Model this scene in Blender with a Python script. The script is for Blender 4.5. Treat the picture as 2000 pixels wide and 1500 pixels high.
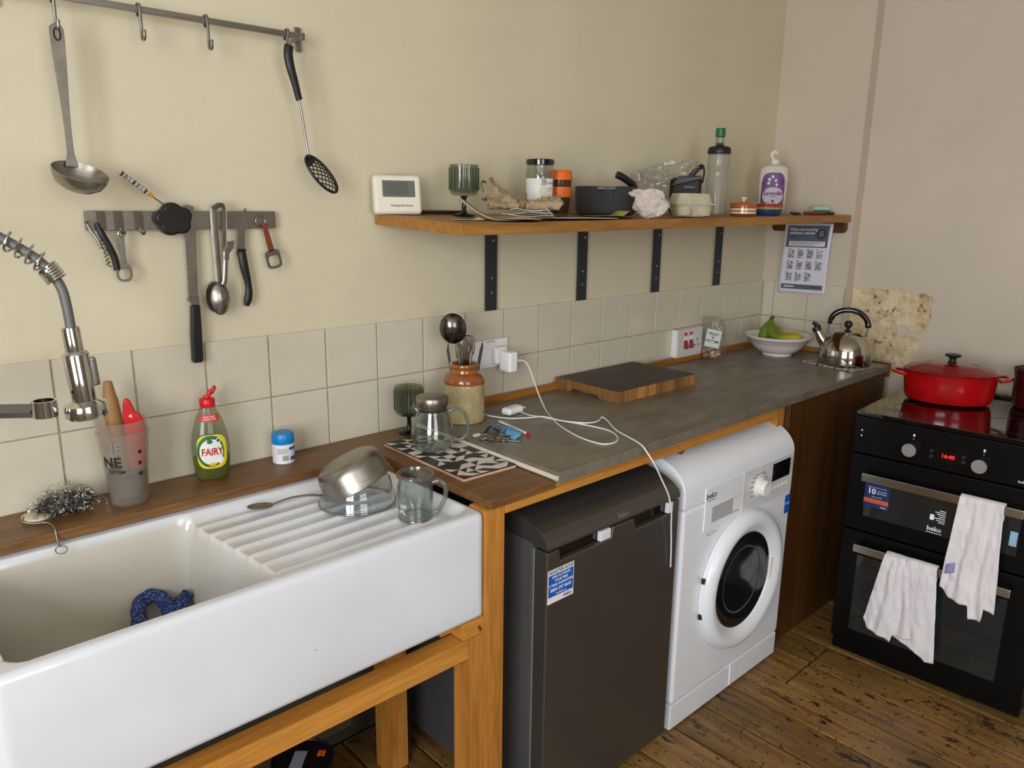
import bpy, bmesh, math, random
from mathutils import Vector, Matrix, noise
for o in list(bpy.data.objects): bpy.data.objects.remove(o)
SC = bpy.context.scene
COL = SC.collection
PI = math.pi
R = math.radians
random.seed(7)

# ------------------------------------------------------------------ camera
CAM = Vector((-0.3473, -1.7094, 1.5029))
cd = bpy.data.cameras.new('camera'); cd.sensor_width = 36; cd.lens = 1497.39 / 2000 * 36; cd.clip_start = .02
cam = bpy.data.objects.new('camera', cd); COL.objects.link(cam)
cam.location = CAM; cam.rotation_euler = (R(76.7136), R(-.69634), R(-42.9299))
SC.camera = cam
# ------------------------------------------------------------------ world, daylight, exposure
wd = bpy.data.worlds.new('sky'); SC.world = wd; wd.use_nodes = True
bg = wd.node_tree.nodes['Background']; bg.inputs[0].default_value = (.80, .89, 1, 1); bg.inputs[1].default_value = 1.0
def area_light(name, loc, rot, sx, sy, watts, col):
    l = bpy.data.lights.new(name, 'AREA'); l.shape = 'RECTANGLE'; l.size = sx; l.size_y = sy; l.energy = watts; l.color = col
    o = bpy.data.objects.new(name, l); COL.objects.link(o); o.location = loc; o.rotation_euler = rot
area_light('daylight_left_window', (-1.93, -2.15, 1.62), (0, R(-90), 0), 1.36, 1.5, 88, (.965, .985, 1.0))
area_light('rear_fill_light', (-.30, -3.68, 1.62), (R(90), 0, 0), 1.2, 1.36, 27, (.965, .985, 1.0))  # added fill light from behind the camera, source unseen
SC.view_settings.view_transform = 'Standard'; SC.view_settings.look = 'None'
SC.view_settings.gamma = 1; SC.view_settings.use_curve_mapping = False
SC.view_settings.exposure = 0.0
SC.cycles.transparent_max_bounces = 48

# ------------------------------------------------------------------ materials
def lin(c):
    r = []
    for v in c[:3]:
        v /= 255.
        r.append(v / 12.92 if v <= .04045 else ((v + .055) / 1.055) ** 2.4)
    return (*r, 1)
def newmat(name):
    m = bpy.data.materials.new(name); m.use_nodes = True
    nt = m.node_tree; return m, nt, nt.nodes, nt.links, nt.nodes['Principled BSDF']
def coords(N, L, scale=(1, 1, 1), kind='Object'):
    tc = N.new('ShaderNodeTexCoord'); mp = N.new('ShaderNodeMapping'); mp.inputs['Scale'].default_value = scale
    L.new(tc.outputs[kind], mp.inputs[0]); return mp.outputs[0]
def noisen(N, L, vec, scale, detail=4, rough=.55):
    n = N.new('ShaderNodeTexNoise'); n.inputs['Scale'].default_value = scale; n.inputs['Detail'].default_value = detail
    n.inputs['Roughness'].default_value = rough; L.new(vec, n.inputs['Vector']); return n.outputs[0]
def ramp(N, L, fac, stops):
    r = N.new('ShaderNodeValToRGB'); e = r.color_ramp.elements
    while len(e) < len(stops): e.new(.5)
    for k, (p, c) in enumerate(stops): e[k].position = p; e[k].color = c if len(c) == 4 else lin(c)
    L.new(fac, r.inputs[0]); return r.outputs[0]
def mixc(N, L, fac, a, b, mode='MIX'):
    m = N.new('ShaderNodeMix'); m.data_type = 'RGBA'; m.blend_type = mode
    for s, v in ((m.inputs[0], fac), (m.inputs[6], a), (m.inputs[7], b)):
        if hasattr(v, 'links') or hasattr(v, 'is_output'): L.new(v, s)
        elif isinstance(v, (int, float)): s.default_value = v
        else: s.default_value = v
    return m.outputs[2]
def bump(N, L, b, h, strength, dist=.004):
    n = N.new('ShaderNodeBump'); n.inputs['Strength'].default_value = strength; n.inputs['Distance'].default_value = dist
    L.new(h, n.inputs['Height']); L.new(n.outputs[0], b.inputs['Normal'])
MC = {}
def mat(name, col, rough=.5, metal=0, var=.06, vs=14, bs=0, bscale=60, spec=.5, coat=0, emit=None, es=1, bdist=.004, scale=(1, 1, 1)):
    if name in MC: return MC[name]
    m, nt, N, L, b = newmat(name)
    v = coords(N, L, scale); n = noisen(N, L, v, vs)
    c = lin(col)
    lo = tuple(x * (1 - var * 1.6) for x in c[:3]) + (1,); hi = tuple(min(1, x * (1 + var)) for x in c[:3]) + (1,)
    L.new(ramp(N, L, n, [(.3, lo), (.7, hi)]), b.inputs['Base Color'])
    b.inputs['Roughness'].default_value = rough; b.inputs['Metallic'].default_value = metal
    b.inputs['Specular IOR Level'].default_value = spec; b.inputs['Coat Weight'].default_value = coat; b.inputs['Coat Roughness'].default_value = .08
    if bs: bump(N, L, b, noisen(N, L, v, bscale), bs, bdist)
    if emit: b.inputs['Emission Color'].default_value = lin(emit); b.inputs['Emission Strength'].default_value = es
    MC[name] = m; return m
def wood(name, c1, c2, c3, axis='X', rough=.5, s=1., stain=None, bs=.25, pos=(.30, .50, .72)):
    if name in MC: return MC[name]
    m, nt, N, L, b = newmat(name)
    sc = {'X': (1.2, 14, 14), 'Y': (14, 1.2, 14), 'Z': (14, 14, 1.2)}[axis]
    v = coords(N, L, tuple(q * s for q in sc)); n1 = noisen(N, L, v, 2.2, 8, .62)
    v2 = coords(N, L, tuple(q * s * 4 for q in sc)); n2 = noisen(N, L, v2, 3, 3, .5)
    base = ramp(N, L, n1, [(pos[0], c1), (pos[1], c2), (pos[2], c3)])
    base = mixc(N, L, .35, base, ramp(N, L, n2, [(.3, c1), (.7, c3)]))
    if stain:
        v3 = coords(N, L, (1, 1, 1)); f = ramp(N, L, noisen(N, L, v3, stain[1], 5, .6), [(stain[2], (0, 0, 0, 1)), (stain[2] + .12, (1, 1, 1, 1))])
        base = mixc(N, L, f, base, lin(stain[0]))
    L.new(base, b.inputs['Base Color']); b.inputs['Roughness'].default_value = rough
    bump(N, L, b, n1, bs, .002); MC[name] = m; return m
def glass(name, tint=(235, 240, 238), body=0., bodycol=(230, 230, 230), rough=.02, ior=1.5, refl=1.):
    """thin clear shell: tinted see-through, Fresnel reflection, optional milky share"""
    if name in MC: return MC[name]
    m, nt, N, L, b = newmat(name); out = N['Material Output']
    t = N.new('ShaderNodeBsdfTransparent'); t.inputs[0].default_value = lin(tint)
    g = N.new('ShaderNodeBsdfGlossy'); g.inputs['Roughness'].default_value = rough
    lw = N.new('ShaderNodeLayerWeight'); lw.inputs['Blend'].default_value = .5
    pw = N.new('ShaderNodeMath'); pw.operation = 'POWER'; pw.inputs[1].default_value = 5; L.new(lw.outputs['Facing'], pw.inputs[0])
    f0 = ((ior - 1) / (ior + 1)) ** 2
    fr = N.new('ShaderNodeMath'); fr.operation = 'MULTIPLY_ADD'; fr.inputs[1].default_value = 1 - f0; fr.inputs[2].default_value = f0; L.new(pw.outputs[0], fr.inputs[0])
    mx = N.new('ShaderNodeMixShader'); cur = t.outputs[0]
    if body:
        d = N.new('ShaderNodeBsdfDiffuse'); tr = N.new('ShaderNodeBsdfTranslucent'); d.inputs[0].default_value = lin(bodycol); tr.inputs[0].default_value = lin(bodycol)
        ad = N.new('ShaderNodeMixShader'); ad.inputs[0].default_value = .5; L.new(d.outputs[0], ad.inputs[1]); L.new(tr.outputs[0], ad.inputs[2])
        m2 = N.new('ShaderNodeMixShader'); m2.inputs[0].default_value = body; L.new(cur, m2.inputs[1]); L.new(ad.outputs[0], m2.inputs[2]); cur = m2.outputs[0]
    mm = N.new('ShaderNodeMath'); mm.operation = 'MULTIPLY'; mm.inputs[1].default_value = refl; L.new(fr.outputs[0], mm.inputs[0])
    L.new(mm.outputs[0], mx.inputs[0]); L.new(cur, mx.inputs[1]); L.new(g.outputs[0], mx.inputs[2]); L.new(mx.outputs[0], out.inputs[0])
    MC[name] = m; return m

# ------------------------------------------------------------------ mesh helpers
def V(*a): return Vector(a)
class B:
    def __init__(s): s.bm = bmesh.new(); s.m0 = 0; s.wn = False
    def mark(s): s.bm.verts.ensure_lookup_table(); s.m0 = len(s.bm.verts); return s
    def xf(s, M):
        s.bm.verts.ensure_lookup_table()
        for v in s.bm.verts[s.m0:]: v.co = M @ v.co
        return s
    def box(s, x0, x1, y0, y1, z0, z1, bev=0, seg=2):
        vs = [s.bm.verts.new((x, y, z)) for z in (z0, z1) for y in (y0, y1) for x in (x0, x1)]
        F = [s.bm.faces.new([vs[i] for i in q]) for q in ((0, 2, 3, 1), (4, 5, 7, 6), (0, 1, 5, 4), (2, 6, 7, 3), (0, 4, 6, 2), (1, 3, 7, 5))]
        if bev:
            s.wn = True; es = list({e for f in F for e in f.edges})
            bmesh.ops.bevel(s.bm, geom=es, offset=bev, segments=seg, affect='EDGES', profile=.5)
        return s
    def lathe(s, prof, seg=32, c=(0, 0, 0), sx=1, sy=1, a0=0, a1=2 * PI):
        full = abs(a1 - a0 - 2 * PI) < 1e-6; n = seg if full else seg + 1
        rings = []
        for r, z in prof:
            if r < 1e-6: rings.append([s.bm.verts.new((c[0], c[1], c[2] + z))])
            else: rings.append([s.bm.verts.new((c[0] + r * sx * math.cos(a0 + (a1 - a0) * k / seg), c[1] + r * sy * math.sin(a0 + (a1 - a0) * k / seg), c[2] + z)) for k in range(n)])
        for A, C in zip(rings, rings[1:]):
            for k in range(seg):
                j = (k + 1) % n
                q = [A[k % len(A)], A[j % len(A)], C[j % len(C)], C[k % len(C)]]
                u = []
                for v in q:
                    if v not in u: u.append(v)
                if len(u) >= 3:
                    try: s.bm.faces.new(u)
                    except ValueError: pass
        return s
    def tube(s, pts, r, seg=8, closed=False, cap=True, flat=1., up=None):
        P = [Vector(p) for p in pts]; n = len(P); rr = r if isinstance(r, (list, tuple)) else [r] * n
        rings = []; nrm = None
        for i in range(n):
            t = (P[(i + 1) % n] - P[i - 1]) if closed else (P[min(i + 1, n - 1)] - P[max(i - 1, 0)])
            t.normalize()
            if nrm is None:
                nrm = Vector(up) if up else (V(0, 0, 1) if abs(t.z) < .9 else V(1, 0, 0))
            nrm = (nrm - t * nrm.dot(t))
            if nrm.length < 1e-6: nrm = t.orthogonal()
            nrm.normalize(); bi = t.cross(nrm)
            rings.append([s.bm.verts.new(P[i] + nrm * (rr[i] * flat * math.sin(2 * PI * k / seg)) + bi * (rr[i] * math.cos(2 * PI * k / seg))) for k in range(seg)])
        for i in range(n if closed else n - 1):
            A, C = rings[i], rings[(i + 1) % n]
            for k in range(seg): s.bm.faces.new((A[k], A[(k + 1) % seg], C[(k + 1) % seg], C[k]))
        if cap and not closed:
            s.bm.faces.new(rings[0][::-1]); s.bm.faces.new(rings[-1])
        return s
    def prism(s, pts, h0, h1, axis='z', bev=0, seg=2):
        def p(a, b, h): return {'z': (a, b, h), 'y': (a, h, b), 'x': (h, a, b)}[axis]
        lo = [s.bm.verts.new(p(a, b, h0)) for a, b in pts]; hi = [s.bm.verts.new(p(a, b, h1)) for a, b in pts]
        n = len(pts); F = [s.bm.faces.new(lo[::-1]), s.bm.faces.new(hi)]
        for k in range(n): F.append(s.bm.faces.new((lo[k], lo[(k + 1) % n], hi[(k + 1) % n], hi[k])))
        if bev:
            s.wn = True; bmesh.ops.recalc_face_normals(s.bm, faces=F)
            bmesh.ops.bevel(s.bm, geom=list({e for f in F for e in f.edges}), offset=bev, segments=seg, affect='EDGES', profile=.5)
        return s
    def sheet(s, fn, nu, nv, wrap=False):
        g = [[s.bm.verts.new(fn(i / nu, j / nv)) for i in range(nu if wrap else nu + 1)] for j in range(nv + 1)]
        w = len(g[0])
        for j in range(nv):
            for i in range(nu): s.bm.faces.new((g[j][i], g[j][(i + 1) % w], g[j + 1][(i + 1) % w], g[j + 1][i]))
        return s
    def blob(s, c, rad, seed=0, amp=.25, freq=2.2, sub=4, ridged=False):
        before = set(s.bm.verts)
        bmesh.ops.create_icosphere(s.bm, subdivisions=sub, radius=1)
        for v in s.bm.verts:
            if v in before: continue
            d = v.co.normalized(); q = d * freq + V(seed * 7.3, seed * 3.1, seed)
            k = noise.noise(q) + .5 * noise.noise(q * 2.1) + .25 * noise.noise(q * 4.3)
            if ridged: k = .45 - abs(noise.noise(q)) * 1.5 - .6 * abs(noise.noise(q * 2.3)) - .3 * abs(noise.noise(q * 4.7))
            f = 1 + amp * k
            v.co = V(c[0] + d.x * rad[0] * f, c[1] + d.y * rad[1] * f, c[2] + d.z * rad[2] * f)
        return s
    def ob(s, name, m, parent=None, smooth=True, solid=0, loc=None, ang=38, norm=True):
        if norm: bmesh.ops.recalc_face_normals(s.bm, faces=s.bm.faces[:])
        me = bpy.data.meshes.new(name); s.bm.to_mesh(me); s.bm.free()
        ms = m if isinstance(m, (list, tuple)) else [m]
        for q in ms: me.materials.append(q)
        if smooth:
            for p in me.polygons: p.use_smooth = True
            me.set_sharp_from_angle(angle=R(ang))
        o = bpy.data.objects.new(name, me); COL.objects.link(o)
        if parent: o.parent = parent
        if loc: o.location = loc
        if s.wn and smooth:
            w = o.modifiers.new('weighted', 'WEIGHTED_NORMAL'); w.keep_sharp = True; w.weight = 80
        if solid:
            md = o.modifiers.new('solid', 'SOLIDIFY'); md.thickness = solid; md.offset = 0
        return o
def box(name, m, x0, x1, y0, y1, z0, z1, parent=None, bev=.002, seg=2): return B().box(x0, x1, y0, y1, z0, z1, bev, seg).ob(name, m, parent)
def tag(o, label, cat, group=None):
    o['label'] = label; o['category'] = cat
    if group: o['group'] = group
    return o
def thing(name, label, cat, loc=(0, 0, 0), rz=0, group=None, rot=None):
    o = bpy.data.objects.new(name, None); COL.objects.link(o); o.location = loc; o.empty_display_size = .03
    o.rotation_euler = rot if rot else (0, 0, rz); return tag(o, label, cat, group)
def struct(o): o['kind'] = 'structure'; return o
def face(x, y, off=0): return math.atan2(CAM.y - y, CAM.x - x) + PI / 2 + R(off)
def sm(a, b, x):
    t = max(0, min(1, (x - a) / (b - a))); return t * t * (3 - 2 * t)
def bez(pts, n=10):
    """Catmull-Rom through the points"""
    P = [Vector(p) for p in pts]; out = []
    for i in range(len(P) - 1):
        a, b, c, d = P[max(i - 1, 0)], P[i], P[i + 1], P[min(i + 2, len(P) - 1)]
        for k in range(n):
            t = k / n
            out.append(.5 * ((2 * b) + (c - a) * t + (2 * a - 5 * b + 4 * c - d) * t * t + (3 * b - a - 3 * c + d) * t ** 3))
    return out + [P[-1]]
def torus(b, c, Rr, r, ax='z', seg=24, s2=8, sy=1):
    pts = []
    for k in range(seg):
        a = 2 * PI * k / seg; u, v = Rr * math.cos(a), Rr * sy * math.sin(a)
        pts.append({'z': (c[0] + u, c[1] + v, c[2]), 'y': (c[0] + u, c[1], c[2] + v), 'x': (c[0], c[1] + u, c[2] + v)}[ax])
    return b.tube(pts, r, s2, closed=True)
TX = []
def text(body, size, m, parent, pos=(0, 0, 0), right=(1, 0, 0), up=(0, 0, 1), align='CENTER', warp=None, name='lettering', ext=.0002, sx=1., bold=0):
    TX.append((body, size, m, parent, Vector(pos), Vector(right), Vector(up), align, warp, name, ext, sx, bold))
def flush_text():
    cs = []
    for t in TX:
        cu = bpy.data.curves.new(t[9], 'FONT'); cu.body = t[0]; cu.size = t[1]; cu.align_x = t[7]; cu.align_y = 'CENTER'; cu.resolution_u = 2; cu.offset = t[12]
        o = bpy.data.objects.new(t[9], cu); COL.objects.link(o); cs.append(o)
    dg = bpy.context.evaluated_depsgraph_get(); dg.update()
    for o, t in zip(cs, TX):
        me = bpy.data.meshes.new_from_object(o.evaluated_get(dg)); me.name = t[9]
        nrm = t[5].cross(t[6])
        for v in me.vertices:
            x, y = v.co.x * t[11], v.co.y
            v.co = Vector(t[8](x, y)) if t[8] else t[4] + t[5] * x + t[6] * y + nrm * t[10]
        me.materials.clear(); me.materials.append(t[2])
        n = bpy.data.objects.new(t[9], me); COL.objects.link(n); n.parent = t[3]
        bpy.data.objects.remove(o)
# ------------------------------------------------------------------ shared materials
M_wall = mat('cream_wall_paint', (213, 203, 176), .8, var=.03, vs=3, bs=.35, bscale=26, bdist=.003)
M_wallr = mat('off_white_wall_paint', (205, 193, 176), .8, var=.03, vs=3, bs=.3, bscale=24, bdist=.003)
M_ceil = mat('ceiling_paint', (214, 209, 200), .85, var=.02)
M_rear = mat('rear_wall_paint', (158, 148, 132), .85, var=.03)
M_tile = mat('white_glazed_tile', (209, 201, 182), .22, var=.04, vs=9, bs=.02, bscale=30, coat=.2)
M_grout = mat('grey_grout', (172, 160, 136), .9, var=.15, vs=40, bs=.4)
M_white = mat('white_enamel', (236, 240, 247), .28, var=.015, coat=.3)
M_whitep = mat('white_plastic', (236, 236, 234), .35, var=.02)
M_steel = mat('brushed_steel', (165, 160, 153), .34, 1, var=.10, vs=30, scale=(1, 1, 8))
M_steeld = mat('dull_steel', (150, 143, 132), .45, 1, var=.12, vs=40)
M_chrome = mat('polished_chrome', (205, 205, 203), .07, 1, var=.02)
M_mirror = mat('polished_steel', (190, 184, 174), .09, 1, var=.03)
M_black = mat('black_plastic', (22, 22, 24), .42, var=.1)
M_blackg = mat('glossy_black', (9, 9, 11), .08, var=.05, coat=.4)
M_dark = mat('dark_void', (14, 13, 12), .8)
M_pine = wood('stained_pine_along', (150, 94, 32), (190, 128, 50), (208, 148, 68), 'X', .5)
M_pinez = wood('stained_pine_upright', (148, 92, 32), (186, 124, 50), (204, 144, 66), 'Z', .5)
M_pined = wood('batten_pine', (128, 78, 22), (164, 104, 34), (180, 118, 46), 'X', .5)
M_top = wood('oiled_worktop_wood', (80, 53, 26), (116, 80, 43), (144, 104, 60), 'X', .42, stain=((66, 44, 24), 5, .60))
M_shelf = wood('shelf_wood', (118, 76, 28), (160, 108, 46), (184, 132, 64), 'X', .48)
M_panel = wood('dark_stained_plywood', (58, 34, 13), (80, 49, 20), (96, 61, 26), 'Z', .38, s=.6)
M_lino = mat('white_paper', (232, 230, 232), .7, var=.02)
M_print = mat('dark_print', (52, 54, 62), .7, var=.05)
M_red = mat('red_plastic', (206, 22, 26), .35, var=.05)
M_blue = mat('print_blue', (18, 88, 186), .5, var=.04)

# ------------------------------------------------------------------ floor: base and boards
m, nt, N, L, b = newmat('old_floor_boards')
oi = N.new('ShaderNodeObjectInfo')
def shifted(vec):
    q = N.new('ShaderNodeVectorMath'); q.operation = 'ADD'; k = N.new('ShaderNodeVectorMath'); k.operation = 'SCALE'; k.inputs[0].default_value = (3, 17, 5); L.new(oi.outputs['Random'], k.inputs['Scale']); L.new(vec, q.inputs[0]); L.new(k.outputs[0], q.inputs[1]); return q.outputs[0]
v = shifted(coords(N, L, (14, 1.3, 14))); v1 = shifted(coords(N, L)); v2 = shifted(coords(N, L, (2.0, .75, 1)))
c = ramp(N, L, noisen(N, L, v, 2.4, 8, .62), [(.28, (102, 73, 37)), (.5, (146, 109, 58)), (.72, (176, 137, 80))])
c = mixc(N, L, ramp(N, L, noisen(N, L, v1, 3.2, 5, .6), [(.42, (0, 0, 0, 1)), (.68, (.55, .55, .55, 1))]), c, lin((74, 50, 30)))
c = mixc(N, L, ramp(N, L, noisen(N, L, v2, 17, 7, .66), [(.60, (0, 0, 0, 1)), (.64, (.92, .92, .92, 1))]), c, lin((22, 16, 12)))
c = mixc(N, L, ramp(N, L, noisen(N, L, v1, 62, 3, .5), [(.63, (0, 0, 0, 1)), (.67, (.85, .8, .8, 1))]), c, lin((30, 20, 14)))
hs = N.new('ShaderNodeHueSaturation'); mr = N.new('ShaderNodeMapRange'); mr.inputs[3].default_value = .72; mr.inputs[4].default_value = 1.08; L.new(oi.outputs['Random'], mr.inputs[0]); L.new(mr.outputs[0], hs.inputs['Value']); L.new(c, hs.inputs['Color']); c = hs.outputs[0]
L.new(c, b.inputs['Base Color']); L.new(ramp(N, L, noisen(N, L, v1, 8, 4), [(.3, (.3, .3, .3, 1)), (.7, (.55, .55, .55, 1))]), b.inputs['Roughness']); bump(N, L, b, noisen(N, L, v, 2.4, 8), .45, .002)
FB = m
fl = struct(box('floor', mat('floor_gap_dark', (18, 13, 9), .9), -1.9, 3.0, -3.75, .1, -.06, -.016, bev=0))
for n in range(-24, 8):
    x0 = 1.817 + n * .152; x1 = min(x0 + .152, 2.84)
    if x1 - x0 < .03: continue
    rnd = random.Random(n + 50)
    cut = -.717 if n in (0, 1) else (-1.9 + rnd.random() * 1.2 if x0 < .8 else (-2.2 - rnd.random() * .6))
    for ya, yb in ((-3.6, cut - .003), (cut + .003, -.004)):
        dz = rnd.uniform(-.0015, .0015)
        o = B().box(x0 + .0032, x1 - .0032, ya, yb, -.0155, dz, .004, 2).ob('floorboard', FB, fl)
# ------------------------------------------------------------------ walls
bw = struct(box('wall_back', M_wall, -1.9, 2.95, .006, .16, 0, 2.52, bev=0))
P = .152
box('unpainted_plaster', mat('grimy_plaster', (70, 60, 48), .9, var=.25, vs=8, bs=.5), -1.7, 2.70, .0005, .0068, .001, .862, bw, bev=0)
gt = box('grout_bed', M_grout, -1.68, 2.752, .0025, .0065, .875, 1.1895, bw, bev=0)
def tile_mesh(w, h): 
    b = B().box(-w / 2, w / 2, -.0075, 0, -h / 2, h / 2, .0022, 2)
    return b
tm = None
rt = random.Random(3)
for row in (0, 1):
    for n in range(-11, 18):
        x0 = n * P + .0021; x1 = (n + 1) * P - .0021
        if n == 17: x1 = 2.7505
        z1 = 1.19 - row * P - (.0016 if row else .0004); z0 = 1.19 - (row + 1) * P + .0016
        if n == 17 or tm is None:
            o = B().box(-(x1 - x0) / 2, (x1 - x0) / 2, -.0075, 0, -(z1 - z0) / 2, (z1 - z0) / 2, .0022, 2).ob('tile', M_tile, bw)
            if tm is None: tm = o
        else:
            o = tm.copy(); COL.objects.link(o)
        o.location = ((x0 + x1) / 2, .0075 - rt.uniform(0, .0012), (z0 + z1) / 2)
        o.rotation_euler = (R(rt.uniform(-.15, .15)), R(rt.uniform(-.15, .15)), R(rt.uniform(-.12, .12)))
# right wall: boxed corner, main face with a skim coat broken away, rough plaster behind
XB, XR, YS = 2.752, 2.815, -.362
wr = struct(B().box(XB, 3.0, YS, .006, 0, 2.52).box(XR + .014, 3.0, -3.75, YS, 0, 2.52).ob('wall_right', M_wallr, smooth=False))
def jag(pts, k=5, amp=.006, seed=1):
    rj = random.Random(seed); out = []
    for a, b in zip(pts, pts[1:]):
        for i in range(k):
            t = i / k; out.append((a[0] + (b[0] - a[0]) * t + (rj.uniform(-amp, amp) if i else 0), a[1] + (b[1] - a[1]) * t + (rj.uniform(-amp, amp) if i else 0)))
    return out + [pts[-1]]
edge = jag([(-.362, 1.186), (-.47, 1.188), (-.586, 1.192), (-.589, 1.168), (-.640, 1.184), (-.668, 1.172), (-.672, 1.10), (-.660, 1.05), (-.645, 1.028), (-.60, 1.03), (-.584, 1.058), (-.545, 1.05), (-.560, 1.012), (-.610, 1.014), (-.65, 1.0), (-.64, .952), (-.615, .90), (-.60, .852), (-.52, .846), (-.362, .84)], 6, .0045, 4)
skim = [(-.362, 2.52)] + edge + [(-.362, 0), (-3.7, 0), (-3.7, 2.52)]
sk = B().prism(skim, XR, XR + .0135, 'x').ob('skim_coat', M_wallr, wr, smooth=False)
def plasterfn(u, v):
    y = -.362 - .34 * u; z = .82 + .40 * v; q = V(0, y * 16, z * 16)
    return (XR + .006 - .0035 * noise.noise(q) - .002 * noise.noise(q * 3.1) - .0012 * noise.noise(q * 8), y, z)
m, nt, N, L, b = newmat('bare_lime_plaster')
v = coords(N, L); c = ramp(N, L, noisen(N, L, v, 14, 8, .65), [(.28, (160, 124, 86)), (.40, (206, 180, 138)), (.55, (228, 212, 178)), (.75, (220, 196, 150))])
c = mixc(N, L, ramp(N, L, noisen(N, L, v, 26, 7, .75), [(.565, (0, 0, 0, 1)), (.66, (1, 1, 1, 1))]), c, lin((104, 70, 40)))
vo = N.new('ShaderNodeTexNoise'); vo.inputs['Scale'].default_value = 6; L.new(v, vo.inputs['Vector'])
c = mixc(N, L, ramp(N, L, vo.outputs[0], [(.63, (0, 0, 0, 1)), (.66, (1, 1, 1, 1))]), c, lin((176, 178, 136)))
L.new(c, b.inputs['Base Color']); b.inputs['Roughness'].default_value = .95; bump(N, L, b, noisen(N, L, v, 90, 6), .9, .004)
B().sheet(plasterfn, 90, 100).ob('bare_plaster', m, wr)
# tiles on the side of the boxed corner
box('grout_bed', M_grout, 2.7475, 2.753, -.3605, .002, .875, 1.1895, wr, bev=0)
for row in (0, 1):
    for ya, yb in ((-.0525, -.004), (-.2045, -.0557), (-.3575, -.2077)):
        z1 = 1.19 - row * P - (.0016 if row else .0004); z0 = 1.19 - (row + 1) * P + .0016
        B().box(2.7445, 2.752, ya, yb, z0, z1, .0022, 2).ob('tile', M_tile, wr)
wl = struct(B().box(-2.05, -1.75, -1.35, .1, 0, 2.52).box(-2.05, -1.75, -3.75, -2.95, 0, 2.52).box(-2.05, -1.75, -2.95, -1.35, 0, .88).box(-2.05, -1.75, -2.95, -1.35, 2.36, 2.52).ob('wall_left', M_rear, smooth=False))
wb = struct(B().box(-2.05, -1.02, -3.75, -3.55, 0, 2.52).box(.42, 3.0, -3.75, -3.55, 0, 2.52).box(-1.02, .42, -3.75, -3.55, 0, .88).box(-1.02, .42, -3.75, -3.55, 2.36, 2.52).ob('wall_rear', M_rear, smooth=False))
struct(box('ceiling', M_ceil, -2.05, 3.0, -3.75, .16, 2.52, 2.6, bev=0))
M_frame = mat('window_frame_paint', (235, 233, 228), .4)
w1 = struct(thing('window_1', 'white sash window frame in the left wall', 'window', (-1.86, -2.15, .88)))
w2 = struct(thing('rear_fill_frame', 'added white window frame around the rear fill light', 'window', (-.30, -3.62, .88), R(90)))  # added frame, there only to hold the rear fill light
for wn, hw in ((w1, .8), (w2, .72)):
    for y0, y1, z0, z1, nm in ((-hw, -hw + .06, 0, 1.48, 'jamb'), (hw - .06, hw, 0, 1.48, 'jamb'), (-hw, hw, 0, .06, 'sill'), (-hw, hw, 1.42, 1.48, 'head'), (-hw, hw, .72, .765, 'meeting_rail'), (-.02, .02, 0, 1.48, 'glazing_bar')):
        box(nm, M_frame, -.03, .03, y0, y1, z0, z1, wn)

# ------------------------------------------------------------------ worktops and timber frame
ww = B().prism([(-.95, -.002), (.852, -.002), (.850, -.580), (.655, -.580), (.655, -.172), (.640, -.160), (-.95, -.150)], .872, .892, 'z', .003, 2)
tag(ww.ob('wooden_worktop', M_top), 'brown oiled wooden worktop running behind and beside the white sink', 'worktop')
m, nt, N, L, b = newmat('polished_concrete')
v = coords(N, L, (1, 2.2, 1)); c = ramp(N, L, noisen(N, L, v, 5, 8, .6), [(.28, (94, 87, 74)), (.5, (117, 109, 94)), (.72, (138, 130, 114))])
c = mixc(N, L, .25, c, ramp(N, L, noisen(N, L, v, 70, 4), [(.3, (84, 77, 66)), (.7, (144, 136, 121))]))
L.new(c, b.inputs['Base Color']); L.new(ramp(N, L, noisen(N, L, v, 9, 5), [(.3, (.27, .27, .27, 1)), (.7, (.44, .44, .44, 1))]), b.inputs['Roughness']); bump(N, L, b, noisen(N, L, v, 60, 5), .18, .002)
M_conc = m
def slab():
    s = B(); xs = [.868, 2.70]
    s.prism([(.868, -.030), (2.735, -.030), (2.735, -.355), (2.702, -.365), (2.702, -.584), (.849, -.590)], .884, .912, 'z', .0035, 2)
    return s
cw = thing('concrete_worktop', 'grey polished concrete worktop over the fridge and washing machine', 'worktop')
slab().ob('slab', M_conc, cw)
box('upstand', M_pined, 1.02, 2.746, -.030, -.010, .900, .930, cw)
box('upstand', M_pined, 2.729, 2.7435, -.356, -.031, .9125, .930, cw)
box('end_batten', M_panel, 2.7035, 2.722, -.582, -.37, .862, .916, cw)
B().tube([(.8585, -.04, .9005), (.856, -.2, .9), (.850, -.4, .9), (.8445, -.588, .8995)], .006, 8).ob('edge_filler', mat('pale_filler', (214, 206, 190), .8, bs=.4, bscale=120), cw)
cf = thing('counter_frame', 'orange-stained pine frame carrying the sink and worktops', 'frame')
box('post', M_pinez, .643, .698, -.575, -.52, 0, .8715, cf)
box('leg', M_pinez, .602, .6425, -.573, -.515, 0, .588, cf)
box('support_block', M_pine, .585, .6425, -.572, -.50, .5885, .6295, cf)
box('sink_rail', M_pine, -.90, .6015, -.570, -.525, .540, .586, cf)
box('sink_rail', M_pine, -.90, .62, -.24, -.195, .54, .586, cf)
box('leg', M_pinez, .626, .690, -.205, -.145, 0, .8715, cf)
box('leg', M_pinez, -.29, -.235, -.573, -.515, 0, .5395, cf)
box('leg', M_pinez, -.29, -.235, -.24, -.19, 0, .5395, cf)
box('bearer', M_pine, .56, .6015, -.5245, -.2405, .5865, .6295, cf); box('bearer', M_pine, -.20, -.16, -.568, -.20, .5865, .6295, cf)
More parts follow.
